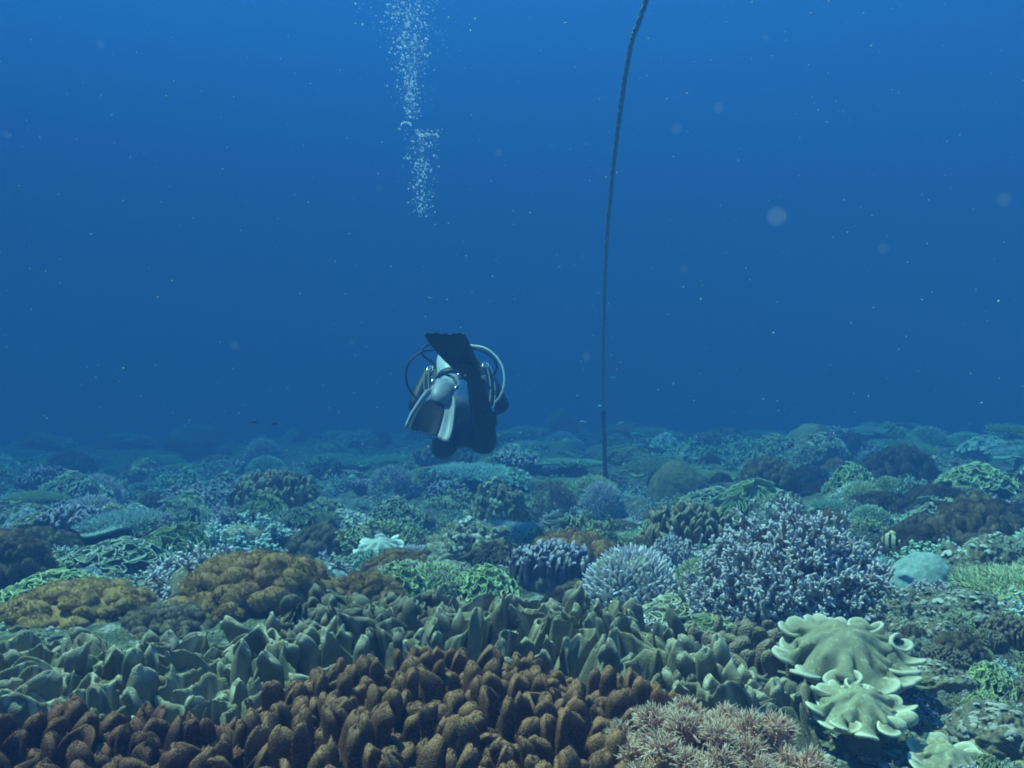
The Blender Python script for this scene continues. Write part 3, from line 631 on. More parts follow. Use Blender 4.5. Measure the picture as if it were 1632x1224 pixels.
# ------------------------------------------------------------------ colonies whose place is read from the photograph
# kind, material, u, v of the base, width px, height px, label
LIST = [
 ('mound', 'orange', 385, 985, 290, 98, 'largest orange brown fuzzy soft coral mound behind the grey leather coral on the left'),
 ('mound', 'orange', 75, 1000, 290, 82, 'orange brown fuzzy soft coral mound at the left edge above the grey leather coral'),
 ('mound', 'orange', 572, 975, 150, 66, 'small bright orange brown soft coral mound just left of the yellow green rimmed ruffles'),
 ('mound', 'browns', 250, 1010, 160, 55, 'dull brown soft coral between the two big orange brown mounds'),
 ('bush', 'blue', 225, 955, 140, 65, 'dark bluish bushy coral between the two big orange brown mounds'),
 ('leaf', 'leafo', 320, 925, 130, 45, 'olive leafy coral right behind the largest orange mound'),
 ('curl', 'leafw', 490, 935, 125, 45, 'pale coral with thin white curled rims right of the largest orange brown mound'),
 ('leaf', 'leaf', 570, 915, 90, 35, 'pale green leafy coral in front of the bright white ruffled coral'),
 ('leather', 'cream', 640, 930, 100, 45, 'low green grey leather coral right of the bright white ruffled coral'),
 ('curl', 'cream', 712, 935, 110, 50, 'ruffled coral with pale yellow green winding rims left of centre'),
 ('curl', 'greydk', 790, 925, 100, 55, 'dark ruffled coral with thin green rims just right of the pale rimmed ruffles'),
 ('mound', 'browns', 705, 905, 115, 45, 'brown soft coral mound behind the pale rimmed ruffles'),
 ('leather', 'purp', 880, 945, 150, 85, 'purple grey coral of upright blades with pale edges behind the grey leather coral at centre'),
 ('mound', 'darks', 990, 960, 120, 70, 'dark brown soft coral right of the purple grey blades'),
 ('mound', 'browns', 1035, 915, 100, 60, 'brown soft coral left of the smaller lavender branching coral'),
 ('bush', 'olivebr', 945, 895, 115, 90, 'dark olive bushy coral behind the purple grey blades'),
 ('bush', 'dark', 870, 880, 90, 60, 'nearly black bushy coral left of the dark olive bush'),
 ('nub', 'rock', 795, 875, 110, 110, 'pale rock crusted with small whitish plates at the centre'),
 ('finger', 'browns', 888, 840, 95, 70, 'light brown dome of short thick fingers right of centre'),
 ('finger', 'lav', 962, 835, 90, 65, 'lavender grey fingered coral at the foot of the rope'),
 ('bush', 'lav', 1018, 850, 60, 50, 'small lavender bush beside the little orange soft coral'),
 ('mound', 'orange', 1050, 840, 58, 38, 'little orange soft coral right of the rope foot'),
 ('leaf', 'teal', 820, 795, 90, 40, 'green leafy coral above the pale crusted rock'),
 ('bush', 'olivebr', 705, 850, 66, 48, 'pale tipped small bush right of the bright white ruffled coral'),
 ('bush', 'blue', 620, 815, 60, 40, 'small bluish bush behind the bright white ruffled coral'),
 ('leaf', 'leafw', 545, 850, 100, 35, 'whitish teal leafy coral left of the bright white ruffled coral'),
 ('mound', 'browns', 500, 890, 120, 55, 'tan soft coral mound behind the white curled rims'),
 ('bush', 'blue', 365, 900, 210, 95, 'wide dark blue grey bushy coral behind the largest orange brown mound'),
 ('bush', 'blue', 440, 860, 100, 60, 'blue grey bushy coral at the right end of the wide dark bushy coral'),
 ('mound', 'browns', 245, 855, 130, 42, 'low brown soft coral left of the wide dark bushy coral'),
 ('mound', 'browns', 420, 825, 120, 40, 'low brown soft coral behind the wide dark bushy coral'),
 ('bush', 'lav', 300, 825, 150, 65, 'bluish lavender bushy coral in the left middle distance'),
 ('bush', 'lav', 385, 790, 60, 36, 'small bright lavender bush right of the bluish lavender bush'),
 ('bush', 'teal', 310, 780, 56, 40, 'small teal bush behind the bluish lavender bushy coral'),
 ('leaf', 'leaf', 95, 815, 130, 60, 'green leafy coral in the left middle distance'),
 ('leaf', 'leafw', 150, 850, 120, 48, 'bright whitish leafy coral in front of the left green leafy coral'),
 ('leaf', 'leaf', 25, 840, 110, 30, 'pale green leafy coral at the left edge'),
 ('mound', 'browns', 45, 900, 140, 65, 'brown soft coral mound at the left edge in the middle distance'),
 ('leaf', 'leaf', 165, 925, 230, 70, 'wide green leafy coral terrace at the left in front of the brown mound'),
 ('leaf', 'leafo', 60, 965, 200, 55, 'olive green leafy coral terrace above the left orange mound'),
 ('bush', 'olivebr', 470, 800, 90, 60, 'brownish bushy coral left of the diver'),
 ('bush', 'dark', 515, 785, 110, 75, 'tall dark bushy coral below and left of the diver'),
 ('table', 'blue', 755, 795, 140, 55, 'broad fine branched blue grey dome below the diver'),
 ('table', 'teal', 910, 770, 120, 35, 'low teal table coral left of the rope'),
 ('boulder', 'boulder', 1085, 800, 96, 62, 'smooth rounded olive boulder coral right of the rope'),
 ('boulder', 'boulder', 1300, 735, 95, 60, 'tall yellowish boulder coral standing on the far reef at right'),
 ('leaf', 'leaf', 1290, 748, 55, 28, 'small yellow green leafy coral in front of the tall yellowish boulder'),
 ('leaf', 'leafw', 1338, 738, 50, 40, 'pale leafy coral at the right foot of the tall yellowish boulder'),
 ('bush', 'teal', 1105, 735, 110, 60, 'teal bushy coral behind the smooth olive boulder'),
 ('bush', 'teal', 1215, 765, 110, 70, 'teal bushy coral between the two boulder corals'),
 ('boulder', 'dark', 895, 705, 60, 50, 'dark rounded coral head rising on the far reef left of the rope'),
 ('boulder', 'dark', 305, 712, 100, 45, 'dark rounded coral head on the far reef at left'),
 ('leaf', 'leaf', 1150, 830, 140, 45, 'pale green leafy coral behind the big lavender dome'),
 ('leaf', 'leafo', 1105, 870, 90, 40, 'olive grey leafy coral left of the big lavender dome'),
 ('mound', 'darks', 1455, 785, 137, 75, 'dark purple brown rounded soft coral behind the brown mounds on the right'),
 ('mound', 'darks', 1420, 840, 142, 63, 'dark brown soft coral touching the right side of the big lavender dome'),
 ('mound', 'darks', 1520, 850, 164, 86, 'large dark brown soft coral mound at right below the olive leafy coral'),
 ('mound', 'darks', 1480, 905, 154, 69, 'dark brown soft coral right of the striped fish'),
 ('mound', 'darks', 1600, 860, 132, 69, 'dark reddish brown soft coral at the right edge'),
 ('leaf', 'leafo', 1580, 790, 160, 60, 'olive yellow leafy coral at the right edge above the dark brown mounds'),
 ('leaf', 'leafw', 1590, 735, 110, 40, 'pale teal leafy coral at the far reef edge at right'),
 ('table', 'teal', 1440, 735, 100, 40, 'teal table coral at the far reef edge right of the tall boulder'),
 ('leaf', 'leafo', 1560, 880, 90, 45, 'yellow green leafy coral in front of the dark brown mounds at right'),
 ('nub', 'rock', 1610, 920, 110, 60, 'pink and cream crusted rock at the right edge'),
 ('boulder', 'blue', 1490, 945, 120, 70, 'smooth blue grey lobed boulder coral right of the big lavender dome'),
 ('nub', 'rock', 1440, 985, 130, 50, 'crusted rock slope below the smooth blue grey boulder'),
 ('nub', 'rock', 1560, 1010, 170, 60, 'dark crusted rock at right below the smooth blue grey boulder'),
 ('bush', 'blue', 1600, 1080, 90, 45, 'blue grey bushy coral at the right edge near the rubble'),
 ('nub', 'rubble', 1500, 1100, 130, 50, 'pinkish crusted rock just right of the upper cream ruffled coral'),
 ('nub', 'rubble', 1620, 1200, 190, 80, 'knobbly pink brown rock in the lower right corner'),
 ('curl', 'cream', 1100, 1005, 170, 70, 'yellow green leaf coral with pale curled rims left of the big lavender dome'),
 ('leather', 'purp', 1060, 1015, 150, 34, 'low purple coral with pale winding edges below the yellow green leaf coral'),
 ('bush', 'blue', 1022, 965, 60, 60, 'small blue grey bushy coral left of the yellow green leaf coral'),
 ('curl', 'leafo', 1145, 1035, 110, 50, 'olive leaf coral in the shade in front of the big lavender dome'),
 ('bush', 'olivebr', 500, 960, 60, 34, 'tiny olive bush beside the small bright orange mound'),
]
for kind, mat, u, v, wp, hp, lab in LIST:
    g = ground_at(u, v)
    if g is None: print('no ground', lab); continue
    s = g[1] / F; W = wp * s
    loc = (g[0], g[1] + W * .30, float(H(g[0], g[1] + W * .3)) - .015)
    coral(kind, mat, loc, W * 1.0, max(hp * s * .92, W * .22), lab)
NAMED = list(PLACED)

# ------------------------------------------------------------------ the rest of the reef, denser near, individual colonies
COLN = {'lav': 'lavender', 'blue': 'blue grey', 'olivebr': 'olive', 'teal': 'teal', 'dark': 'dark', 'orange': 'orange brown', 'browns': 'brown',
        'darks': 'dark brown', 'leaf': 'green', 'leafw': 'whitish', 'leafo': 'olive', 'purp': 'purple', 'rock': 'crusted', 'rubble': 'pinkish', 'boulder': 'yellowish',
        'grey': 'grey', 'cream': 'cream', 'greydk': 'dark grey'}
KINDN = {'bush': 'bushy coral', 'finger': 'fingered coral', 'mound': 'soft coral mound', 'leaf': 'leafy coral', 'curl': 'ruffled coral',
         'boulder': 'boulder coral', 'nub': 'rock', 'leather': 'lobed coral', 'table': 'table coral'}
MIX = [('bush', ['teal', 'blue', 'olivebr', 'teal', 'lav', 'teal'], 30), ('finger', ['olivebr', 'lav', 'teal'], 8), ('mound', ['browns', 'darks', 'orange', 'browns'], 12),
       ('leaf', ['leaf', 'leafo', 'leafw', 'leaf'], 14), ('table', ['teal', 'blue', 'olivebr'], 9), ('nub', ['rock'], 9), ('boulder', ['boulder', 'dark'], 1),
       ('curl', ['leafo', 'leaf'], 5), ('leather', ['grey', 'greydk', 'purp'], 8)]
fill = []
rf = random.Random(5)
tries = 0
while len(fill) < 780 and tries < 90000:
    tries += 1
    y = 2.3 * math.exp(rf.random() * math.log(24 / 2.3)); a = rf.uniform(-.72, .72); x = a * y
    if y < 2.9 and -.62 < a < .25: continue
    k = rf.choices(MIX, [q[2] for q in MIX])[0]; wd = rf.uniform(.12, .36) * (1 + .07 * y) * (1.3 if rf.random() < .15 else 1)
    if y > 9: wd *= 1.2
    if k[0] == 'boulder' and y < 5: continue
    r = wd * .5
    if any((x - p[0]) ** 2 + (y - p[1]) ** 2 < (r * .45 + p[2] * .62) ** 2 for p in PLACED): continue
    mat = rf.choice(k[1]); z = float(H(x, y))
    o = coral(k[0], mat, (x, y, z - .02), wd, wd * rf.uniform(.35, .62), rz=rf.random() * 6.28)
    fill.append((x, y, wd, k[0], mat, o))
rr2 = random.Random(9); n2 = 0; tr = 0
while n2 < 270 and tr < 20000:
    tr += 1; y = rr2.uniform(1.35, 3.0); a = rr2.uniform(.36, .66); x = a * y; wd = rr2.uniform(.05, .16) * (.6 + .2 * y)
    uu = 816 + F * a
    if uu < 1500 and y < 1.75: continue
    if any((x - p[0]) ** 2 + (y - p[1]) ** 2 < (wd * .25 + p[2] * .6) ** 2 for p in PLACED): continue
    kd, mt = rr2.choice([('bush', 'blue'), ('bush', 'olivebr'), ('bush', 'lav'), ('nub', 'rock'), ('nub', 'rubble'), ('leaf', 'leafo'), ('finger', 'olivebr'), ('mound', 'browns'), ('bush', 'teal'), ('leather', 'greydk')])
    o = coral(kd, mt, (x, y, float(H(x, y)) - .012), wd, wd * rr2.uniform(.4, .7)); fill.append((x, y, wd, kd, mt, o)); n2 += 1
print('fill', len(fill))
# labels: one by one near the camera, by what stands beside each; the far ones nobody can tell apart share theirs
LM = []
for kind, mat, u, v, wp, hp, lab in LIST:
    if hp * wp > 3000: LM.append((u, v - hp * .5, lab.split(' in the ')[0] if len(lab) > 70 else lab))
SHORT = [(1275, 900, 'the big lavender dome'), (605, 880, 'the bright white ruffled coral'), (385, 940, 'the largest orange brown mound'), (90, 970, 'the left edge orange brown mound'),
         (150, 835, 'the bright whitish leafy coral'), (350, 860, 'the wide dark bush'), (515, 750, 'the tall dark bushy coral'), (755, 765, 'the dome below the diver'),
         (965, 760, 'the foot of the rope'), (1085, 770, 'the smooth olive boulder'), (1300, 710, 'the tall yellowish boulder'), (1455, 755, 'the purple brown soft coral'),
         (1580, 760, 'the yellow leafy coral'), (795, 820, 'the pale crusted rock'), (885, 905, 'the purple bladed coral'), (1490, 910, 'the blue grey boulder'),
         (1350, 1050, 'the upper cream ruffled coral'), (1372, 1140, 'the lower cream ruffled coral'), (1516, 1215, 'the small cream ruffled coral'), (1100, 960, 'the yellow green leaf coral'), (300, 790, 'the bluish lavender bushy coral'), (90, 780, 'the green leafy coral on the left'),
         (305, 690, 'the far dark coral head'), (700, 640, 'the diver')]
sz = lambda w_, y: 'small' if w_ / y < .045 else 'large' if w_ / y > .09 else 'medium'
seen = {}
for x, y, wd, kind, mat, o in fill:
    o['category'] = 'rock' if kind == 'nub' else 'coral'
    u = 816 + F * x / y; v = 612 + F * (CZ - float(o.location.z) - wd * .2) / y
    kn = KINDN[kind]; cn = COLN[mat]
    if y > 15:
        side = 'left' if u < 560 else 'middle' if u < 1100 else 'right'
        o['label'] = f'hazy {cn} {kn} in the {side} of the far reef'; o['group'] = f'hazy {cn} {kn} colonies, far reef {side}'; continue
    L = min(SHORT, key=lambda q: (q[0] - u) ** 2 + ((q[1] - v) * 2) ** 2)
    d = 'right of' if u > L[0] + 30 else 'left of' if u < L[0] - 30 else 'in front of' if v > L[1] else 'behind'
    key = (sz(wd, y), cn, kn, d, L[2]); seen.setdefault(key, []).append((math.hypot(u - L[0], v - L[1]), o))
    o['group'] = f'{kn} colonies scattered over the reef'
ORD = 'nearest second third fourth fifth sixth seventh eighth ninth tenth eleventh twelfth thirteenth fourteenth fifteenth sixteenth'.split()
for (s_, cn, kn, d, lm), lst in seen.items():
    lst.sort(key=lambda q: q[0])
    for i, (_, o) in enumerate(lst):
        if len(f'{s_} {cn} {kn} {d} {lm}'.split()) > 12: cn = cn.split()[-1]; kn = kn.replace(' mound', '')
        o['label'] = (f'{s_} {cn} {kn} just {d} {lm}' if len(lst) == 1 else f'{s_} {cn} {kn} {d} {lm}, {ORD[min(i, 15)]} to it')

# ------------------------------------------------------------------ coral rubble on the slope at lower right and in the gaps
def rubble():
    m = MB(); r_ = np.random.default_rng(12); n = 7000
    y = 1.25 + 3.2 * r_.random(n) ** 1.5; a = r_.uniform(.30, .72, n)
    q = r_.random(n) < .25; y[q] = 2.2 + 4 * r_.random(q.sum()); a[q] = r_.uniform(-.65, .7, q.sum())
    x = a * y; z = H(x, y); s_ = (.0025 + .007 * r_.random(n) ** 2.5) * (.7 + .25 * y)
    la = np.linspace(.02, PI - .02, 6)[:, None]; b = (np.arange(7) * 2 * PI / 7)[None]
    S0 = np.stack([np.sin(la) * np.cos(b), np.sin(la) * np.sin(b), np.cos(la) + 0 * b], -1)
    sc = s_[:, None] * (.45 + r_.random((n, 3)) * [2.2, .5, .5]); c, sn = np.cos(r_.random(n) * 6.28), np.sin(r_.random(n) * 6.28)
    th = r_.random(n) * 6.28; c, sn = np.cos(th)[:, None, None], np.sin(th)[:, None, None]
    G = S0[None] * sc[:, None, None]; G = np.stack([c * G[..., 0] - sn * G[..., 1], sn * G[..., 0] + c * G[..., 1], G[..., 2]], -1)
    G += .6 * s_[:, None, None, None] * np.stack([fbm(G * 80 + x[:, None, None, None] * 50 + e, 2) for e in (0, 7, 19)], -1)
    G += np.stack([x, y, z + s_ * .3], -1)[:, None, None]
    m.grid(G, r_.random(n)[:, None, None] * np.ones(G.shape[:-1]))
    tag(m.build('coral_rubble', M['rubble']), 'pink, cream and olive broken coral rubble on the slope at lower right', 'rubble', kind='stuff')
rubble()

# ------------------------------------------------------------------ rope
M['rope'] = plain('rope_fibre', rgb(.16, .18, .17), .8, 0, .3, 60, rgb(.34, .36, .33), .6)
M['weed'] = plain('rope_growth', rgb(.05, .055, .045), .9, 0, .2, 90, rgb(.12, .12, .09), 1.0)
def rope():
    root = hero('mooring_rope', 'long dark twisted mooring rope rising from the reef to the surface', 'rope')
    pts = [PX(966, 768, 9.6), PX(963, 700, 9.4), PX(961, 620, 9.0), PX(962, 520, 8.5), PX(966, 400, 7.9), PX(975, 290, 7.3), PX(988, 180, 6.8), PX(1006, 70, 6.3), PX(1030, 0, 6.0), (1.35, 5.7, 5.3), (2.1, 5.4, 7.4), (2.7, 5.2, 9.5), (3.4, 5.1, 13.5)]
    g = H(pts[0][0], pts[0][1]); pts[0] = (pts[0][0], pts[0][1], float(g) - .02)
    P = spline(pts, 60); T, N, B = frames(P); d = np.concatenate([[0], np.cumsum(np.linalg.norm(np.diff(P, axis=0), axis=1))])
    m = MB()
    # dense centre line for the twist
    dd = np.arange(0, d[-1], .012); Pd = np.stack([np.interp(dd, d, P[:, i]) for i in range(3)], -1)
    Td, Nd, Bd = frames(Pd)
    for k in range(3):
        an = dd / .20 * 2 * PI + k * 2 * PI / 3
        tube(m, Pd + .0085 * (Nd * np.cos(an)[:, None] + Bd * np.sin(an)[:, None]), .0112, 7)
    m.build('strands', M['rope'], root)
    sel = dd < 1.05; m2 = MB(); Pw = Pd[sel]
    th = np.arange(14) * 2 * PI / 14; rr = .024 + .010 * fbm(np.c_[dd[sel] * 6, 0 * dd[sel], 0 * dd[sel]], 3)
    rr = rr[:, None] * (1 + .35 * fbm(np.stack(np.broadcast_arrays(dd[sel][:, None] * 22, np.cos(th)[None] * 2, np.sin(th)[None] * 2), -1), 2)); rr[-1] *= .3
    m2.grid(Pw[:, None] + rr[..., None] * (Nd[sel][:, None] * np.cos(th)[None, :, None] + Bd[sel][:, None] * np.sin(th)[None, :, None]))
    m2.build('marine_growth', M['weed'], root)
rope()

# ------------------------------------------------------------------ diver
M['suit'] = plain('neoprene', rgb(.010, .011, .013), .55, 0, .35, 40, rgb(.018, .018, .020), .15)
M['skin'] = plain('skin', rgb(.42, .25, .17), .5, 0, .4, 30, rgb(.48, .29, .20))
M['vestm'] = plain('vest_fabric', rgb(.014, .015, .018), .6, 0, .35, 50, rgb(.028, .029, .033), .3)
M['vestg'] = plain('vest_grey_trim', rgb(.16, .17, .18), .6, 0, .3)
M['tankm'] = plain('white_tank_paint', rgb(.70, .72, .72), .35, 0, .5, 8, rgb(.78, .80, .80), .05)
M['boot'] = plain('tank_boot', rgb(.10, .11, .12), .6, 0, .3)
M['rub'] = plain('black_rubber', rgb(.010, .010, .011), .5, 0, .3)
M['steel'] = plain('chrome', rgb(.65, .66, .66), .22, 1.0, .5)
M['hosey'] = plain('pale_yellow_hose', rgb(.86, .87, .66), .45, 0, .5)
M['fing'] = plain('grey_fin_rubber', rgb(.25, .26, .30), .5, 0, .4, 20, rgb(.30, .31, .35))
M['find'] = plain('dark_fin_blade', rgb(.012, .013, .015), .6, 0, .2, 20, rgb(.020, .021, .023))
M['hair'] = plain('black_hair', rgb(.012, .010, .009), .6, 0, .3, 120, rgb(.03, .024, .02), .6)

def body():
    J = {}; R = {}
    def j(n, p, r): J[n] = np.array(p); R[n] = r
    j('pelvis', PX(738, 684, 5.30), (.165, .115)); j('waist', PX(735, 652, 5.42), (.135, .10)); j('chest', PX(732, 618, 5.56), (.165, .115))
    j('collar', PX(729, 592, 5.68), (.12, .085)); j('neck', PX(728, 580, 5.75), (.058, .058)); j('jaw', PX(728, 573, 5.82), (.070, .078)); j('crown', PX(728, 560, 5.87), (.082, .094)); j('top', PX(728, 550, 5.89), (.045, .05))
    for s, q in (('L', -1), ('R', 1)):
        j('sh' + s, PX(729 + q * 42, 596, 5.64), (.068, .068)); j('ua' + s, PX(729 + q * 57, 622, 5.55), (.056, .056))
        j('el' + s, PX(729 + q * 69 + (5 if q > 0 else 0), 649, 5.44), (.047, .047)); j('fa' + s, PX(729 + q * 60, 652, 5.58), (.043, .043))
        j('wr' + s, PX(729 + q * 46, 648, 5.72), (.029, .029)); j('ha' + s, PX(729 + q * 40, 645, 5.80), (.036, .022))
        j('hip' + s, PX(738 + q * 22, 692, 5.26), (.105, .10))
    j('thL', PX(708, 708, 5.22), (.090, .090)); j('knL', PX(704, 723, 5.14), (.066, .066)); j('caL', PX(706, 678, 5.02), (.060, .060)); j('anL', PX(707, 622, 4.90), (.040, .040))
    j('heL', PX(709, 609, 4.84), (.038, .038)); j('baL', PX(699, 640, 4.70), (.040, .028)); j('toL', PX(693, 656, 4.62), (.032, .018))
    j('thR', PX(768, 702, 5.22), (.090, .090)); j('knR', PX(776, 712, 5.12), (.068, .068)); j('caR', PX(771, 668, 4.99), (.064, .064)); j('anR', PX(762, 616, 4.86), (.042, .042))
    j('heR', PX(757, 604, 4.82), (.038, .038)); j('baR', PX(742, 588, 4.70), (.040, .028)); j('toR', PX(736, 578, 4.62), (.032, .018))
    E = [('pelvis', 'waist'), ('waist', 'chest'), ('chest', 'collar'), ('collar', 'neck'), ('neck', 'jaw'), ('jaw', 'crown'), ('crown', 'top')]
    for s in 'LR':
        E += [('collar', 'sh' + s), ('sh' + s, 'ua' + s), ('ua' + s, 'el' + s), ('el' + s, 'fa' + s), ('fa' + s, 'wr' + s), ('wr' + s, 'ha' + s),
              ('pelvis', 'hip' + s), ('hip' + s, 'th' + s), ('th' + s, 'kn' + s), ('kn' + s, 'ca' + s), ('ca' + s, 'an' + s), ('an' + s, 'he' + s), ('he' + s, 'ba' + s), ('ba' + s, 'to' + s)]
    # five bent fingers on each hand
    for s, q in (('L', 1), ('R', -1)):
        w_, h_ = J['wr' + s], J['ha' + s]; d = norm(h_ - w_); side = norm(np.cross(d, [0, 0, 1.])) * q; dn = np.cross(side, d) * q
        for k, (off, ln) in enumerate([(-.030, .068), (-.011, .080), (.010, .074), (.030, .058)]):
            p0 = h_ + side * off + d * .018; nm = f'f{s}{k}'
            j(nm + 'a', p0 + d * ln * .3, (.0095, .0095)); j(nm + 'b', p0 + d * ln * .65 - np.array([0, 0, .012]), (.0088, .0088)); j(nm + 'c', p0 + d * ln * .8 - np.array([0, 0, .036]), (.0078, .0078))
            E += [('ha' + s, nm + 'a'), (nm + 'a', nm + 'b'), (nm + 'b', nm + 'c')]
        j('t' + s + 'a', w_ + d * .03 - side * .034, (.0115, .0115)); j('t' + s + 'b', w_ + d * .065 - side * .050 - np.array([0, 0, .014]), (.009, .009))
        E += [('wr' + s, 't' + s + 'a'), ('t' + s + 'a', 't' + s + 'b')]
    org = J['pelvis']; names = list(J)
    me = bpy.data.meshes.new('person'); me.from_pydata([tuple(J[n] - org) for n in names], [(names.index(a), names.index(b)) for a, b in E], [])
    o = bpy.data.objects.new('person', me); C.objects.link(o); o.location = tuple(org)
    sk = o.modifiers.new('skin', 'SKIN'); sk.use_smooth_shade = True
    for i, n in enumerate(names):
        v = me.skin_vertices[0].data[i]; v.radius = R[n]; v.use_root = (n == 'pelvis')
    sb = o.modifiers.new('sub', 'SUBSURF'); sb.levels = 2; sb.render_levels = 2
    dg = bpy.context.evaluated_depsgraph_get(); nm = bpy.data.meshes.new_from_object(o.evaluated_get(dg)); nm.name = 'person'
    o.modifiers.clear(); o.data = nm
    for mm in (M['suit'], M['skin']): nm.materials.append(mm)
    nm.polygons.foreach_set('use_smooth', [True] * len(nm.polygons))
    hd, hL, hR = J['crown'] - org, J['ha' + 'L'] - org, J['haR'] - org
    kL = (J['knL'] - org) + np.array([0, .0, -.055])
    for p in nm.polygons:
        c = np.array(p.center)
        if np.linalg.norm(c - hd) < .13 or np.linalg.norm(c - hL - [0, .035, 0]) < .075 or np.linalg.norm(c - hR - [0, .035, 0]) < .075: p.material_index = 1
    tag(o, 'diver in a black wetsuit swimming away with knees bent and fins raised behind', 'person')
    return o, org
PERSON, ORG = body()
def kid(mb, name, mat, parent=None):
    """mesh part given in world coordinates, parented to the diver or to one of its parts"""
    o = mb.build(name, mat, parent or PERSON); o.location = (0, 0, 0)
    par = parent or PERSON
    base = Vector(ORG)
    o.data.transform(Matrix.Translation(-base)); return o
def ballgrid(c, r, n=10, k=16, ax=None):
    a = np.linspace(.02, PI - .02, n)[:, None]; b = (np.arange(k) * 2 * PI / k)[None]
    Gd = np.stack([np.sin(a) * np.cos(b), np.sin(a) * np.sin(b), np.cos(a) + 0 * b], -1) * np.asarray(r)
    return (Gd @ (ax if ax is not None else np.eye(3))) + np.asarray(c)

def gear():
    pel, neck = PX(738, 684, 5.30), PX(729, 586, 5.72)
    A = norm(neck - pel); X = np.array([1., 0, 0]); X = norm(X - A * np.dot(X, A)); B = np.cross(X, A)        # B points out of the diver's back
    if B[2] < 0: B = -B
    # face and hair on the far side of the head
    hc = PX(728, 561, 5.87); fwd = norm(np.array([-.05, 1, -.12])); upv = norm(np.array([0, .12, 1.])); sd = np.cross(fwd, upv)
    m = MB(); m.grid(ballgrid(hc - fwd * .012 + upv * .018, (.092, .105, .098), 16, 24)); 
    V = m.v[0]; V += norm(V - hc) * (.006 * fbm(V * 60, 3))[:, None]; kid(m, 'hair', M['hair'])
    m = MB(); m.grid(ballgrid(hc + fwd * .098 - upv * .012, (.013, .022, .020), 8, 10)); m.grid(ballgrid(hc + fwd * .088 - upv * .052, (.026, .010, .008), 8, 10))
    for s in (-1, 1): m.grid(ballgrid(hc + sd * s * .088 - upv * .01, (.010, .018, .030), 8, 10))
    kid(m, 'face', M['skin'])
    m = MB(); P = [hc + fwd * .092 + upv * .028 + sd * math.cos(t) * .070 + upv * math.sin(t) * .036 - fwd * .035 * abs(math.cos(t)) for t in np.linspace(0, 2 * PI, 30)]
    tube(m, P, .009, 8); mk = kid(m, 'mask', M['rub'])
    m = MB(); m.grid(ballgrid(hc + fwd * .080 + upv * .028, (.066, .012, .032), 8, 20)); kid(m, 'lens', plain('mask_glass', rgb(.05, .07, .08), .05, 0, .8), mk)
    m = MB(); P = [hc + upv * .025 + sd * math.cos(t) * .108 + fwd * math.sin(t) * .118 for t in np.linspace(0, 2 * PI, 36)]; tube(m, P, .009, 6); kid(m, 'strap', M['rub'], mk)
    m = MB(); m.grid(ballgrid(hc + fwd * .13 - upv * .055, (.036, .028, .034), 10, 16)); kid(m, 'regulator', M['rub'])
    # buoyancy vest: shell round the trunk with two soft air bladders on the back
    m = MB(); ts = np.linspace(-.02, 1.0, 22); L = np.linalg.norm(neck - pel) * .93
    th = np.arange(40) * 2 * PI / 40; rings = []
    for t in ts:
        wx = np.interp(t, [0, .2, .5, .8, 1.], [.205, .215, .222, .21, .12]); wb = np.interp(t, [0, .2, .5, .8, 1.], [.135, .15, .155, .14, .09])
        if t == ts[0]: wx *= .80; wb *= .8
        c = pel + A * L * t + B * .01
        puff = 1 + .10 * np.exp(-((th - .9) / .45) ** 2) + .10 * np.exp(-((th - PI + .9) / .45) ** 2)
        rings.append(c + (wx * puff)[:, None] * np.cos(th)[:, None] * X + (wb * puff)[:, None] * np.sin(th)[:, None] * B)
    G = np.array(rings); G += .010 * np.stack([fbm(G * 14, 2), fbm(G * 14 + 9, 2), fbm(G * 14 + 19, 2)], -1)
    lo = np.repeat((pel + B * .01 - A * .0)[None, None], 40, 1) + (G[:1] - G[:1].mean(1, keepdims=True)) * .55
    m.grid(np.concatenate([lo, G])[::-1]); vest = kid(m, 'buoyancy_vest', M['vestm'])
    for s in (-1, 1):
        for off, rr in ((.0, .0055), (.028, .0045)):
            P = [pel + A * L * t + X * s * (.155 + off + .035 * math.sin(t * 3)) + B * (.125 - off * .5) for t in np.linspace(.06, .82, 20)]
            m = MB(); tube(m, P, rr, 6); kid(m, 'piping', M['vestg'], vest)
    for s in (-1, 1):
        m = MB(); tube(m, [pel + A * L * .86 + X * s * .12 + B * (.10), pel + A * L * .97 + X * s * .12 + B * .09, pel + A * L * 1.0 + X * s * .115 - B * .02, pel + A * L * .85 + X * s * .12 - B * .14], .020, 8); kid(m, 'shoulder_strap', M['vestm'], vest)
        m = MB(); c = pel + A * L * .80 + X * s * .175 + B * .13
        P = [c + X * .020 * math.cos(t) + A * .024 * math.sin(t) for t in np.linspace(0, 2 * PI, 18)]; tube(m, P, .0035, 6); kid(m, 'ring', M['steel'], vest)
    # tank
    b0, t0 = PX(724, 665, 5.10), PX(718, 566, 5.50); a = norm(t0 - b0); Lt = np.linalg.norm(t0 - b0); u1 = norm(X - a * np.dot(X, a)); u2 = np.cross(u1, a)
    def lathe(m, prof, k=40, AA=0):
        th = np.arange(k) * 2 * PI / k
        m.grid(np.array([b0 + a * h + r * (np.cos(th)[:, None] * u1 + np.sin(th)[:, None] * u2) for h, r in prof]), AA)
    rt = .090; m = MB(); lathe(m, [(.02, .001), (.02, .06), (.03, rt), (Lt - .06, rt), (Lt - .03, rt * .93), (Lt - .005, rt * .72), (Lt + .015, rt * .4), (Lt + .03, .025), (Lt + .045, .022), (Lt + .045, .001)]); tank = kid(m, 'air_tank', M['tankm'])
    m = MB(); lathe(m, [(-.022, .001), (-.022, .060), (-.012, rt * .88), (.0, rt + .004), (.085, rt + .006), (.090, rt + .001)]); kid(m, 'boot', M['boot'], tank)
    m = MB()
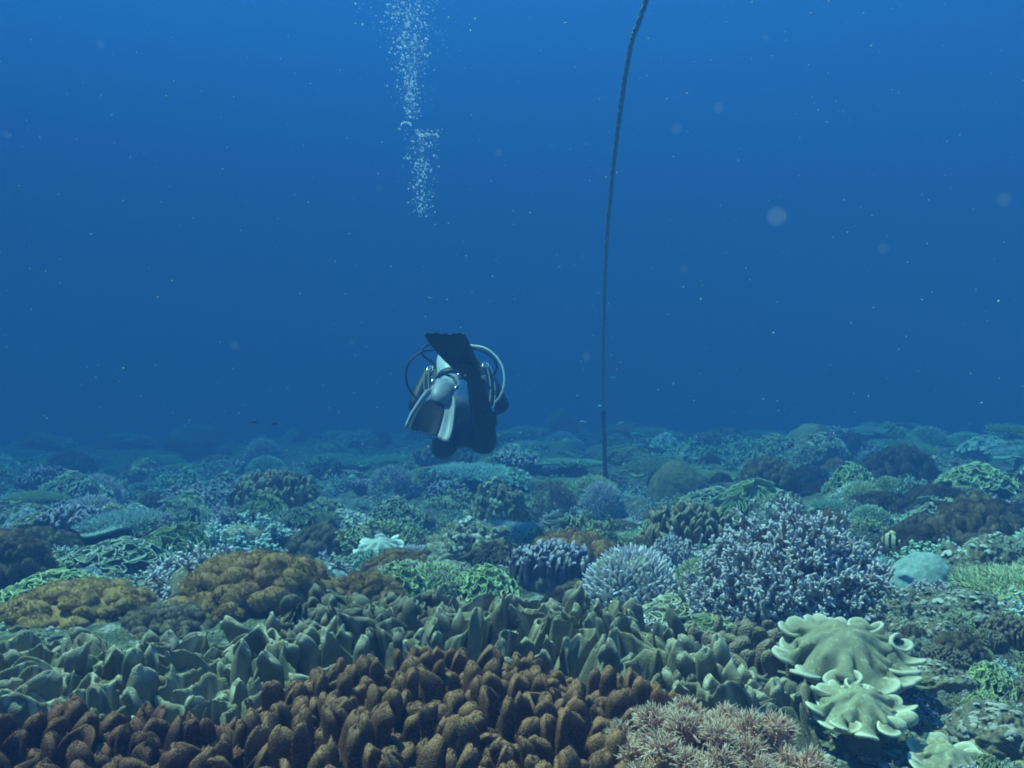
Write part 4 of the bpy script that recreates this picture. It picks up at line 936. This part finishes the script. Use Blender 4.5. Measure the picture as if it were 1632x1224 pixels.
    lathe(m, [(Lt * .52, rt + .001), (Lt * .52, rt + .007), (Lt * .52 + .045, rt + .007), (Lt * .52 + .045, rt + .001)]); kid(m, 'tank_band', M['rub'], tank)
    m = MB(); tp = b0 + a * (Lt + .045); tube(m, [tp - a * .01, tp + a * .05], .016, 10); tube(m, [tp + a * .03 - u1 * .035, tp + a * .03 + u1 * .045], .015, 10)
    k0 = PX(719, 541, 5.50); tube(m, [tp + a * .03, k0], .014, 10); m.grid(ballgrid(k0, (.022, .020, .016), 10, 14)); kid(m, 'valve', M['steel'], tank)
    tp2 = tp + a * .03
    def hose(name, pts, r, mat, start=True):
        m = MB(); P = ([tp2] if start else []) + [PX(*p) for p in pts]; tube(m, spline(P, 10), r, 8); return kid(m, name, mat)
    h = hose('hose', [(740, 551, 5.46), (757, 551.5, 5.42), (775, 556, 5.38), (791, 569, 5.34), (801, 586, 5.3), (804, 604, 5.27), (802, 620, 5.25), (797, 632, 5.25), (789.5, 641, 5.27)], .0068, M['hosey']); h['label'] = 'pale yellow hose arching over the right shoulder'
    h = hose('hose', [(745, 554, 5.46), (765, 558, 5.42), (783, 568, 5.40), (791, 580, 5.38), (790, 592, 5.40), (782, 602, 5.5)], .0068, M['rub']); h['label'] = 'black hose inside the pale yellow one'
    h = hose('hose', [(705, 556, 5.50), (690, 558.5, 5.46), (672, 561, 5.42), (656, 573, 5.38), (647.5, 590, 5.35), (648, 608, 5.33), (654, 623, 5.33), (664, 636, 5.36)], .0068, M['rub']); h['label'] = 'black hose bowing out to the left of the vest'
    h = hose('hose', [(700, 549, 5.50), (688, 548.5, 5.48), (676, 553, 5.45), (672.5, 562, 5.43), (678, 570, 5.42), (688, 576, 5.44), (697, 590, 5.5)], .0068, M['rub']); h['label'] = 'short black hose loop at the left shoulder'
    m = MB(); c = PX(782, 652, 5.20); tube(m, [c - X * .02, c + X * .02], .016, 10); kid(m, 'pressure_gauge', M['steel'])
    return tank
gear()

def fin(label, heel, tip, wdir, mrail, mblade, Lb, W0=.10, W1=.21, cup=.03, notch=.03):
    """open heel fin: foot pocket, blade, side rails, strap and buckles; world coordinates"""
    heel, tip = np.asarray(heel), np.asarray(tip); a = norm(tip - heel); wv = norm(wdir - a * np.dot(wdir, a)); nv = np.cross(a, wv)
    if np.dot(nv, np.array([0, -1., .2])) < 0: nv = -nv
    P = lambda y, x, z: heel + a * y + wv * x + nv * z
    L = Lb
    # foot pocket (a sleeve that is open at the heel)
    m = MB(); th = np.arange(28) * 2 * PI / 28; G = []
    ys = [.262, .24, .18, .12, .07, .045, .05, .12, .18, .23]; sc_ = [.30, .86, 1, 1.02, .98, .92, .84, .92, .90, .70]
    for y, s in zip(ys, sc_):
        G.append([P(y + .030 * math.sin(t) * (1 if y < .08 else 0), .056 * s * math.cos(t), .034 * s * math.sin(t) * (1.1 if math.sin(t) > 0 else .7) + .008) for t in th])
    m.grid(np.array(G)); f = kid(m, 'fin', mrail); f['label'] = label
    # blade slab
    m = MB(); ny, nx = 22, 17; yy = np.linspace(.16, L, ny); xx = np.linspace(-1, 1, nx); top = np.zeros((ny, nx, 3)); bot = top.copy()
    for i, y in enumerate(yy):
        k = (y - .16) / (L - .16); Wd = (W0 + (W1 - W0) * min(1, k * 1.25) ** .8) / 2
        for q, x in enumerate(xx):
            yo = y + (k ** 3) * (.030 * abs(x) ** 1.5 - notch * (1 - abs(x)) ** 1.0)
            z = cup * k * (x * x - .4) - .035 * k * k + .004 * math.sin(x * 14) * k
            top[i, q] = P(yo, x * Wd, z + .0035); bot[i, q] = P(yo, x * Wd, z - .0035)
    loop = np.concatenate([top, bot[:, ::-1]], 1); m.grid(np.concatenate([(loop[:1] + loop[:1, ::-1]) / 2, loop, (loop[-1:] + loop[-1:, ::-1]) / 2])); kid(m, 'blade', mblade, f)
    if W0 > .125:
        m = MB(); ny = 20; g1 = []
        for i, k in enumerate(np.linspace(.16, .985, ny)):
            y = .16 + k * (L - .16); Wd = (W0 + (W1 - W0) * min(1, k * 1.25) ** .8) / 2; wx = .74 * min(1, ((k - .15) / .25)) ** .5; row = []
            for zz, xs in ((.0062, np.linspace(-wx * 1.15, wx * .62, 13)), (.001, np.linspace(wx * .62, -wx * 1.15, 13))):
                for x in xs:
                    row.append(P(y + (k ** 3) * (.030 * abs(x) ** 1.5 - notch * (1 - abs(x))), x * Wd, cup * k * (x * x - .4) - .035 * k * k + zz + .003))
            g1.append(row)
        m.grid(np.array(g1)); kid(m, 'panel', M['find'], f)
    for s in (-1, 1):
        m = MB(); pts = []; rad = []
        for y in np.linspace(.07, L, 16):
            k = max(0, (y - .16) / (L - .16)); Wd = (W0 + (W1 - W0) * min(1, k * 1.25) ** .8) / 2 if y > .16 else .052
            pts.append(P(y + k ** 3 * .03, s * Wd, cup * k * .6 - .035 * k * k + .004)); rad.append(.013 * (1 - .55 * k))
        tube(m, pts, np.array(rad), 8); kid(m, 'side_rail', mrail, f)
    m = MB(); tube(m, spline([P(.09, -.060, .012), P(.03, -.055, .010), P(-.028, -.030, .004), P(-.040, 0, .0), P(-.028, .030, .004), P(.03, .055, .010), P(.09, .060, .012)], 6), .0075, 6); kid(m, 'strap', M['rub'], f)
    for s in (-1, 1):
        m = MB(); c = P(.085, s * .066, .018); tube(m, [c - a * .026, c - a * .01, c + a * .01, c + a * .026], np.array([.008, .012, .012, .007]), 8); tube(m, [c - a * .012 + wv * s * .008 - nv * .012, c - a * .012 + wv * s * .008 + nv * .014], .006, 6)
        kid(m, 'buckle', M['steel'], f)
    return f
fin('black fin raised upwards with its blade bent back', PX(760, 606, 4.84), PX(721, 556, 4.50), np.array([.9, 0, -.14]), M['rub'], M['find'], .49, .12, .205, .02, .02)
fin('grey fin with a dark blade pointing down towards the camera', PX(712, 604, 4.86), PX(689, 667, 4.52), np.array([.9, -.15, -.40]), M['fing'], M['fing'], .50, .135, .225, .03, .03)

# ------------------------------------------------------------------ bubbles
bub = bpy.data.materials.new('air_bubble'); bub.use_nodes = True
bb = bub.node_tree.nodes['Principled BSDF']; bb.inputs['Base Color'].default_value = rgb(.80, .93, 1.0); bb.inputs['Roughness'].default_value = .25
bb.inputs['Specular IOR Level'].default_value = 1.0; bb.inputs['Metallic'].default_value = 0
_t = bub.node_tree; _N = _t.nodes.new; _L = _t.links.new
_d = _N('ShaderNodeBsdfTranslucent'); _d.inputs[0].default_value = rgb(.9, .97, 1); _g = _N('ShaderNodeBsdfGlossy'); _g.inputs[0].default_value = rgb(.95, 1, 1); _g.inputs['Roughness'].default_value = .35
_tr = _N('ShaderNodeBsdfTransparent'); _x = _N('ShaderNodeMixShader'); _x.inputs[0].default_value = .45; _y = _N('ShaderNodeMixShader'); _y.inputs[0].default_value = .45; _z = _N('ShaderNodeMixShader'); _z.inputs[0].default_value = .70
_L(bb.outputs[0], _x.inputs[1]); _L(_d.outputs[0], _x.inputs[2]); _L(_x.outputs[0], _y.inputs[1]); _L(_g.outputs[0], _y.inputs[2])
_L(_tr.outputs[0], _z.inputs[1]); _L(_y.outputs[0], _z.inputs[2]); _L(_z.outputs[0], _t.nodes['Material Output'].inputs['Surface'])
def bubbles():
    r_ = np.random.default_rng(4); L = []
    for _ in range(620):                                   # lower burst
        v = 205 + 140 * r_.random() ** 1.1; wd = np.interp(v, [205, 260, 345], [34, 28, 14])
        L.append((672 + r_.normal() * wd * .5, v, .0015 + .0048 * r_.random() ** 4))
    for k in range(46):                                    # two curved caps leading the burst
        t = r_.random() * PI; L.append((647 + 8 * math.cos(t), 199 - 5 * math.sin(t) + r_.random() * 2, .003 + .002 * r_.random()))
        L.append((683 + 15 * math.cos(t), 216 - 3 * math.sin(t) + r_.random() * 2, .003 + .003 * r_.random()))
    for _ in range(2600):                                  # upper plume opening towards the surface
        v = 190 - 260 * r_.random() ** .75; wd = np.interp(v, [-70, 0, 60, 130, 190], [60, 42, 30, 17, 9])
        L.append((655 + r_.normal() * wd * (.55 if r_.random() < .7 else 1.1) - (.0 if v > 60 else (60 - v) * .12), v, .0014 + .0050 * r_.random() ** 5))
    L.sort(key=lambda q: -q[2] - (q[1] > -4) * .5)
    a = np.linspace(.02, PI - .02, 7)[:, None]; b = (np.arange(9) * 2 * PI / 9)[None]
    S0 = np.stack([np.sin(a) * np.cos(b), np.sin(a) * np.sin(b), .78 * np.cos(a) + 0 * b], -1)
    m = MB(); m.grid(S0); o = m.build('air_bubble', bub)
    for i, (u, v, r) in enumerate(L[:290]):
        q = o if i == 0 else o.copy()
        if i: C.objects.link(q)
        q.location = tuple(PX(u, v, 5.75 + r_.normal() * .12)); q.scale = (r * 1.25, r * 1.25, r * (1.1 + 1.1 * r_.random())); q.rotation_euler = (0, r_.normal() * .4, 0)
        tag(q, 'small silvery air bubble in the plume rising above the diver', 'bubble', 'larger bubbles of the diver exhaled plume')
    m = MB(); rest = L[290:]
    P = np.array([PX(u, v, 5.75 + r_.normal() * .30) for u, v, r in rest]); R = np.array([r for *_, r in rest])
    G = P[:, None, None] + R[:, None, None, None] * S0[None] * np.stack([1 + 0 * R, 1 + 0 * R, 1 + .9 * r_.random(len(R))], -1)[:, None, None]
    m.grid(G); tag(m.build('bubble_plume', bub), 'mass of tiny white bubbles rising above the diver to the top of the view', 'bubbles', kind='stuff')
bubbles()
# drifting specks in the water
spk = plain('pale_particle', rgb(.55, .62, .62), .9)
def blurred_specks():  # soft balls added to imitate the out-of-focus blur of lit specks
    m = MB()
    for u, v, r in [(1238, 345, 17), (1145, 172, 9), (1600, 318, 12), (795, 243, 7), (1078, 205, 9), (1090, 428, 7), (935, 568, 8), (1408, 396, 9), (375, 550, 8), (12, 215, 7), (160, 70, 7), (605, 300, 6), (860, 690, 5), (560, 545, 6), (1220, 60, 6)]:
        Y = .9 + .5 * random.random(); m.grid(ballgrid(PX(u, v, Y), r / F * Y, 10, 14)[::-1])
    pm = bpy.data.materials.new('speck_blur'); pm.use_nodes = True; t = pm.node_tree; t.nodes.clear()
    o_ = t.nodes.new('ShaderNodeOutputMaterial'); p = t.nodes.new('ShaderNodeVolumePrincipled'); p.inputs['Color'].default_value = (.95, .85, .8, 1); p.inputs['Density'].default_value = 4
    t.links.new(p.outputs[0], o_.inputs['Volume'])
    tag(m.build('blurred_speck_puffs', pm), 'faint soft pale puffs imitating out-of-focus specks near the viewer in open water', 'blurred_specks', kind='stuff')
blurred_specks()
def specks():
    r_ = np.random.default_rng(8); n = 900; y = .7 + 7 * r_.random(n) ** .8; u = r_.uniform(-60, 1700, n); v = r_.uniform(-60, 900, n)
    P = np.stack([(u - 816) / F * y, y, CZ - (v - 612) / F * y], -1); P = P[P[:, 2] > H(P[:, 0], P[:, 1]) + .1]
    R = (.0004 + .0012 * r_.random(len(P)) ** 4) * (.4 + .6 * P[:, 1])
    a = np.linspace(.05, PI - .05, 5)[:, None]; b = (np.arange(6) * 2 * PI / 6)[None]
    S0 = np.stack([np.sin(a) * np.cos(b), np.sin(a) * np.sin(b), np.cos(a) + 0 * b], -1)
    m = MB(); m.grid(P[:, None, None] + R[:, None, None, None] * S0[None]); tag(m.build('drifting_particles', spk), 'pale specks drifting in the open water', 'particles', kind='stuff')
specks()

# ------------------------------------------------------------------ fish
def fish(label, loc, L, head, stripes, group=None, hh=.5):
    """laterally flattened body with tail, dorsal and belly fins; head = heading angle about Z"""
    r = hero('reef_fish', label, 'fish', loc, group); r.rotation_euler = (0, 0, head)
    s = np.linspace(0, 1, 15); prof = np.sin(PI * np.clip(s * .93 + .03, 0, 1)) ** .75; th = np.arange(16) * 2 * PI / 16
    G = np.array([[(L * (.5 - s_), L * .09 * p * math.cos(t), L * hh * .5 * p * math.sin(t)) for t in th] for s_, p in zip(s, prof)])
    m = MB(); m.grid(G, np.repeat(s, 16)); m.build('body', stripes, r)
    def flat(name, pts):
        m = MB(); P = np.array(pts) * L; n = len(P); c = P.mean(0); e = np.array([0, .008 * L, 0])
        m.grid(np.array([np.repeat(c[None] - e, n, 0), P - e * .4, P + e * .4, np.repeat(c[None] + e, n, 0)])); m.build(name, stripes, r)
    flat('tail', [(-.40, 0, .03), (-.62, 0, .17), (-.58, 0, 0), (-.62, 0, -.17), (-.40, 0, -.03)])
    flat('dorsal_fin', [(.2, 0, hh * .40), (-.05, 0, hh * .68), (-.32, 0, hh * .62), (-.38, 0, hh * .15)])
    flat('belly_fin', [(.05, 0, -hh * .42), (-.12, 0, -hh * .66), (-.33, 0, -hh * .55), (-.38, 0, -hh * .15)])
def stripe_mat():
    m = plain('striped_fish_skin', rgb(.6, .6, .4), .4); t = m.node_tree; at = t.nodes.new('ShaderNodeAttribute'); at.attribute_name = 'tip'
    r = t.nodes.new('ShaderNodeValToRGB'); r.color_ramp.interpolation = 'CONSTANT'; e = r.color_ramp.elements
    e[0].position = 0; e[0].color = rgb(.5, .5, .3); e[1].position = .16; e[1].color = rgb(.01, .01, .01)
    for p, c in ((.26, rgb(.62, .62, .40)), (.50, rgb(.01, .01, .012)), (.64, rgb(.62, .62, .42)), (.86, rgb(.02, .02, .02))):
        q = e.new(p); q.color = c
    t.links.new(at.outputs['Fac'], r.inputs[0]); t.links.new(r.outputs[0], t.nodes['Principled BSDF'].inputs['Base Color']); return m
fish('black and cream banded fish hovering at the right side of the big lavender coral dome', PX(1418, 862, 2.75), .062, 2.1, stripe_mat(), None, .8)
fb = plain('blue_fish_skin', rgb(.10, .42, .62), .35); fy = plain('pale_fish_skin', rgb(.75, .70, .62), .4); fd = plain('dark_fish_skin', rgb(.03, .035, .04), .5)
for u, v, Y, L, hd, mm, lab in [(979, 603, 6.0, .05, .3, fb, 'tiny blue fish right of the rope, above the reef edge'), (1021, 711, 6.2, .06, .2, fb, 'tiny bright blue fish over the reef right of the rope'),
        (928, 673, 6.2, .045, 2.9, fb, 'tiny blue fish just left of the rope at the reef edge'), (955, 648, 5.0, .03, 2.5, fb, 'tiny pale blue fish touching the left side of the rope'),
        (990, 674, 5.0, .028, .4, fy, 'tiny pale pinkish fish just right of the rope'), (404, 672, 7.0, .055, 3.0, fd, 'small dark fish over the far reef left of the diver'),
        (438, 675, 7.5, .05, .2, fd, 'small dark fish right of another over the far reef left of the diver')]:
    fish(lab, PX(u, v, Y), L, hd, mm, 'tiny fish above the reef', .42)

# ------------------------------------------------------------------ the water itself: one even volume round everything
def water():
    lo, hi = np.array([-72, -72, -12.]), np.array([72, 72, 14.0])
    me = bpy.data.meshes.new('haze'); v = [(x, y, z) for z in (lo[2], hi[2]) for y in (lo[1], hi[1]) for x in (lo[0], hi[0])]
    me.from_pydata(v, [], [(0, 2, 3, 1), (4, 5, 7, 6), (0, 1, 5, 4), (2, 6, 7, 3), (0, 4, 6, 2), (1, 3, 7, 5)]); me.update()
    o = bpy.data.objects.new('haze', me); C.objects.link(o)
    m = bpy.data.materials.new('sea_water'); m.use_nodes = True; t = m.node_tree; t.nodes.clear()
    out = t.nodes.new('ShaderNodeOutputMaterial'); p = t.nodes.new('ShaderNodeVolumePrincipled')
    p.inputs['Color'].default_value = (.038, .099, .262, 1); p.inputs['Density'].default_value = .178
    p.inputs['Anisotropy'].default_value = -0.20; p.inputs['Absorption Color'].default_value = (0, .155, .25, 1)
    t.links.new(p.outputs[0], out.inputs['Volume']); me.materials.append(m)
    o['kind'] = 'stuff'; o['label'] = 'clear blue sea water fading the far reef'
water()
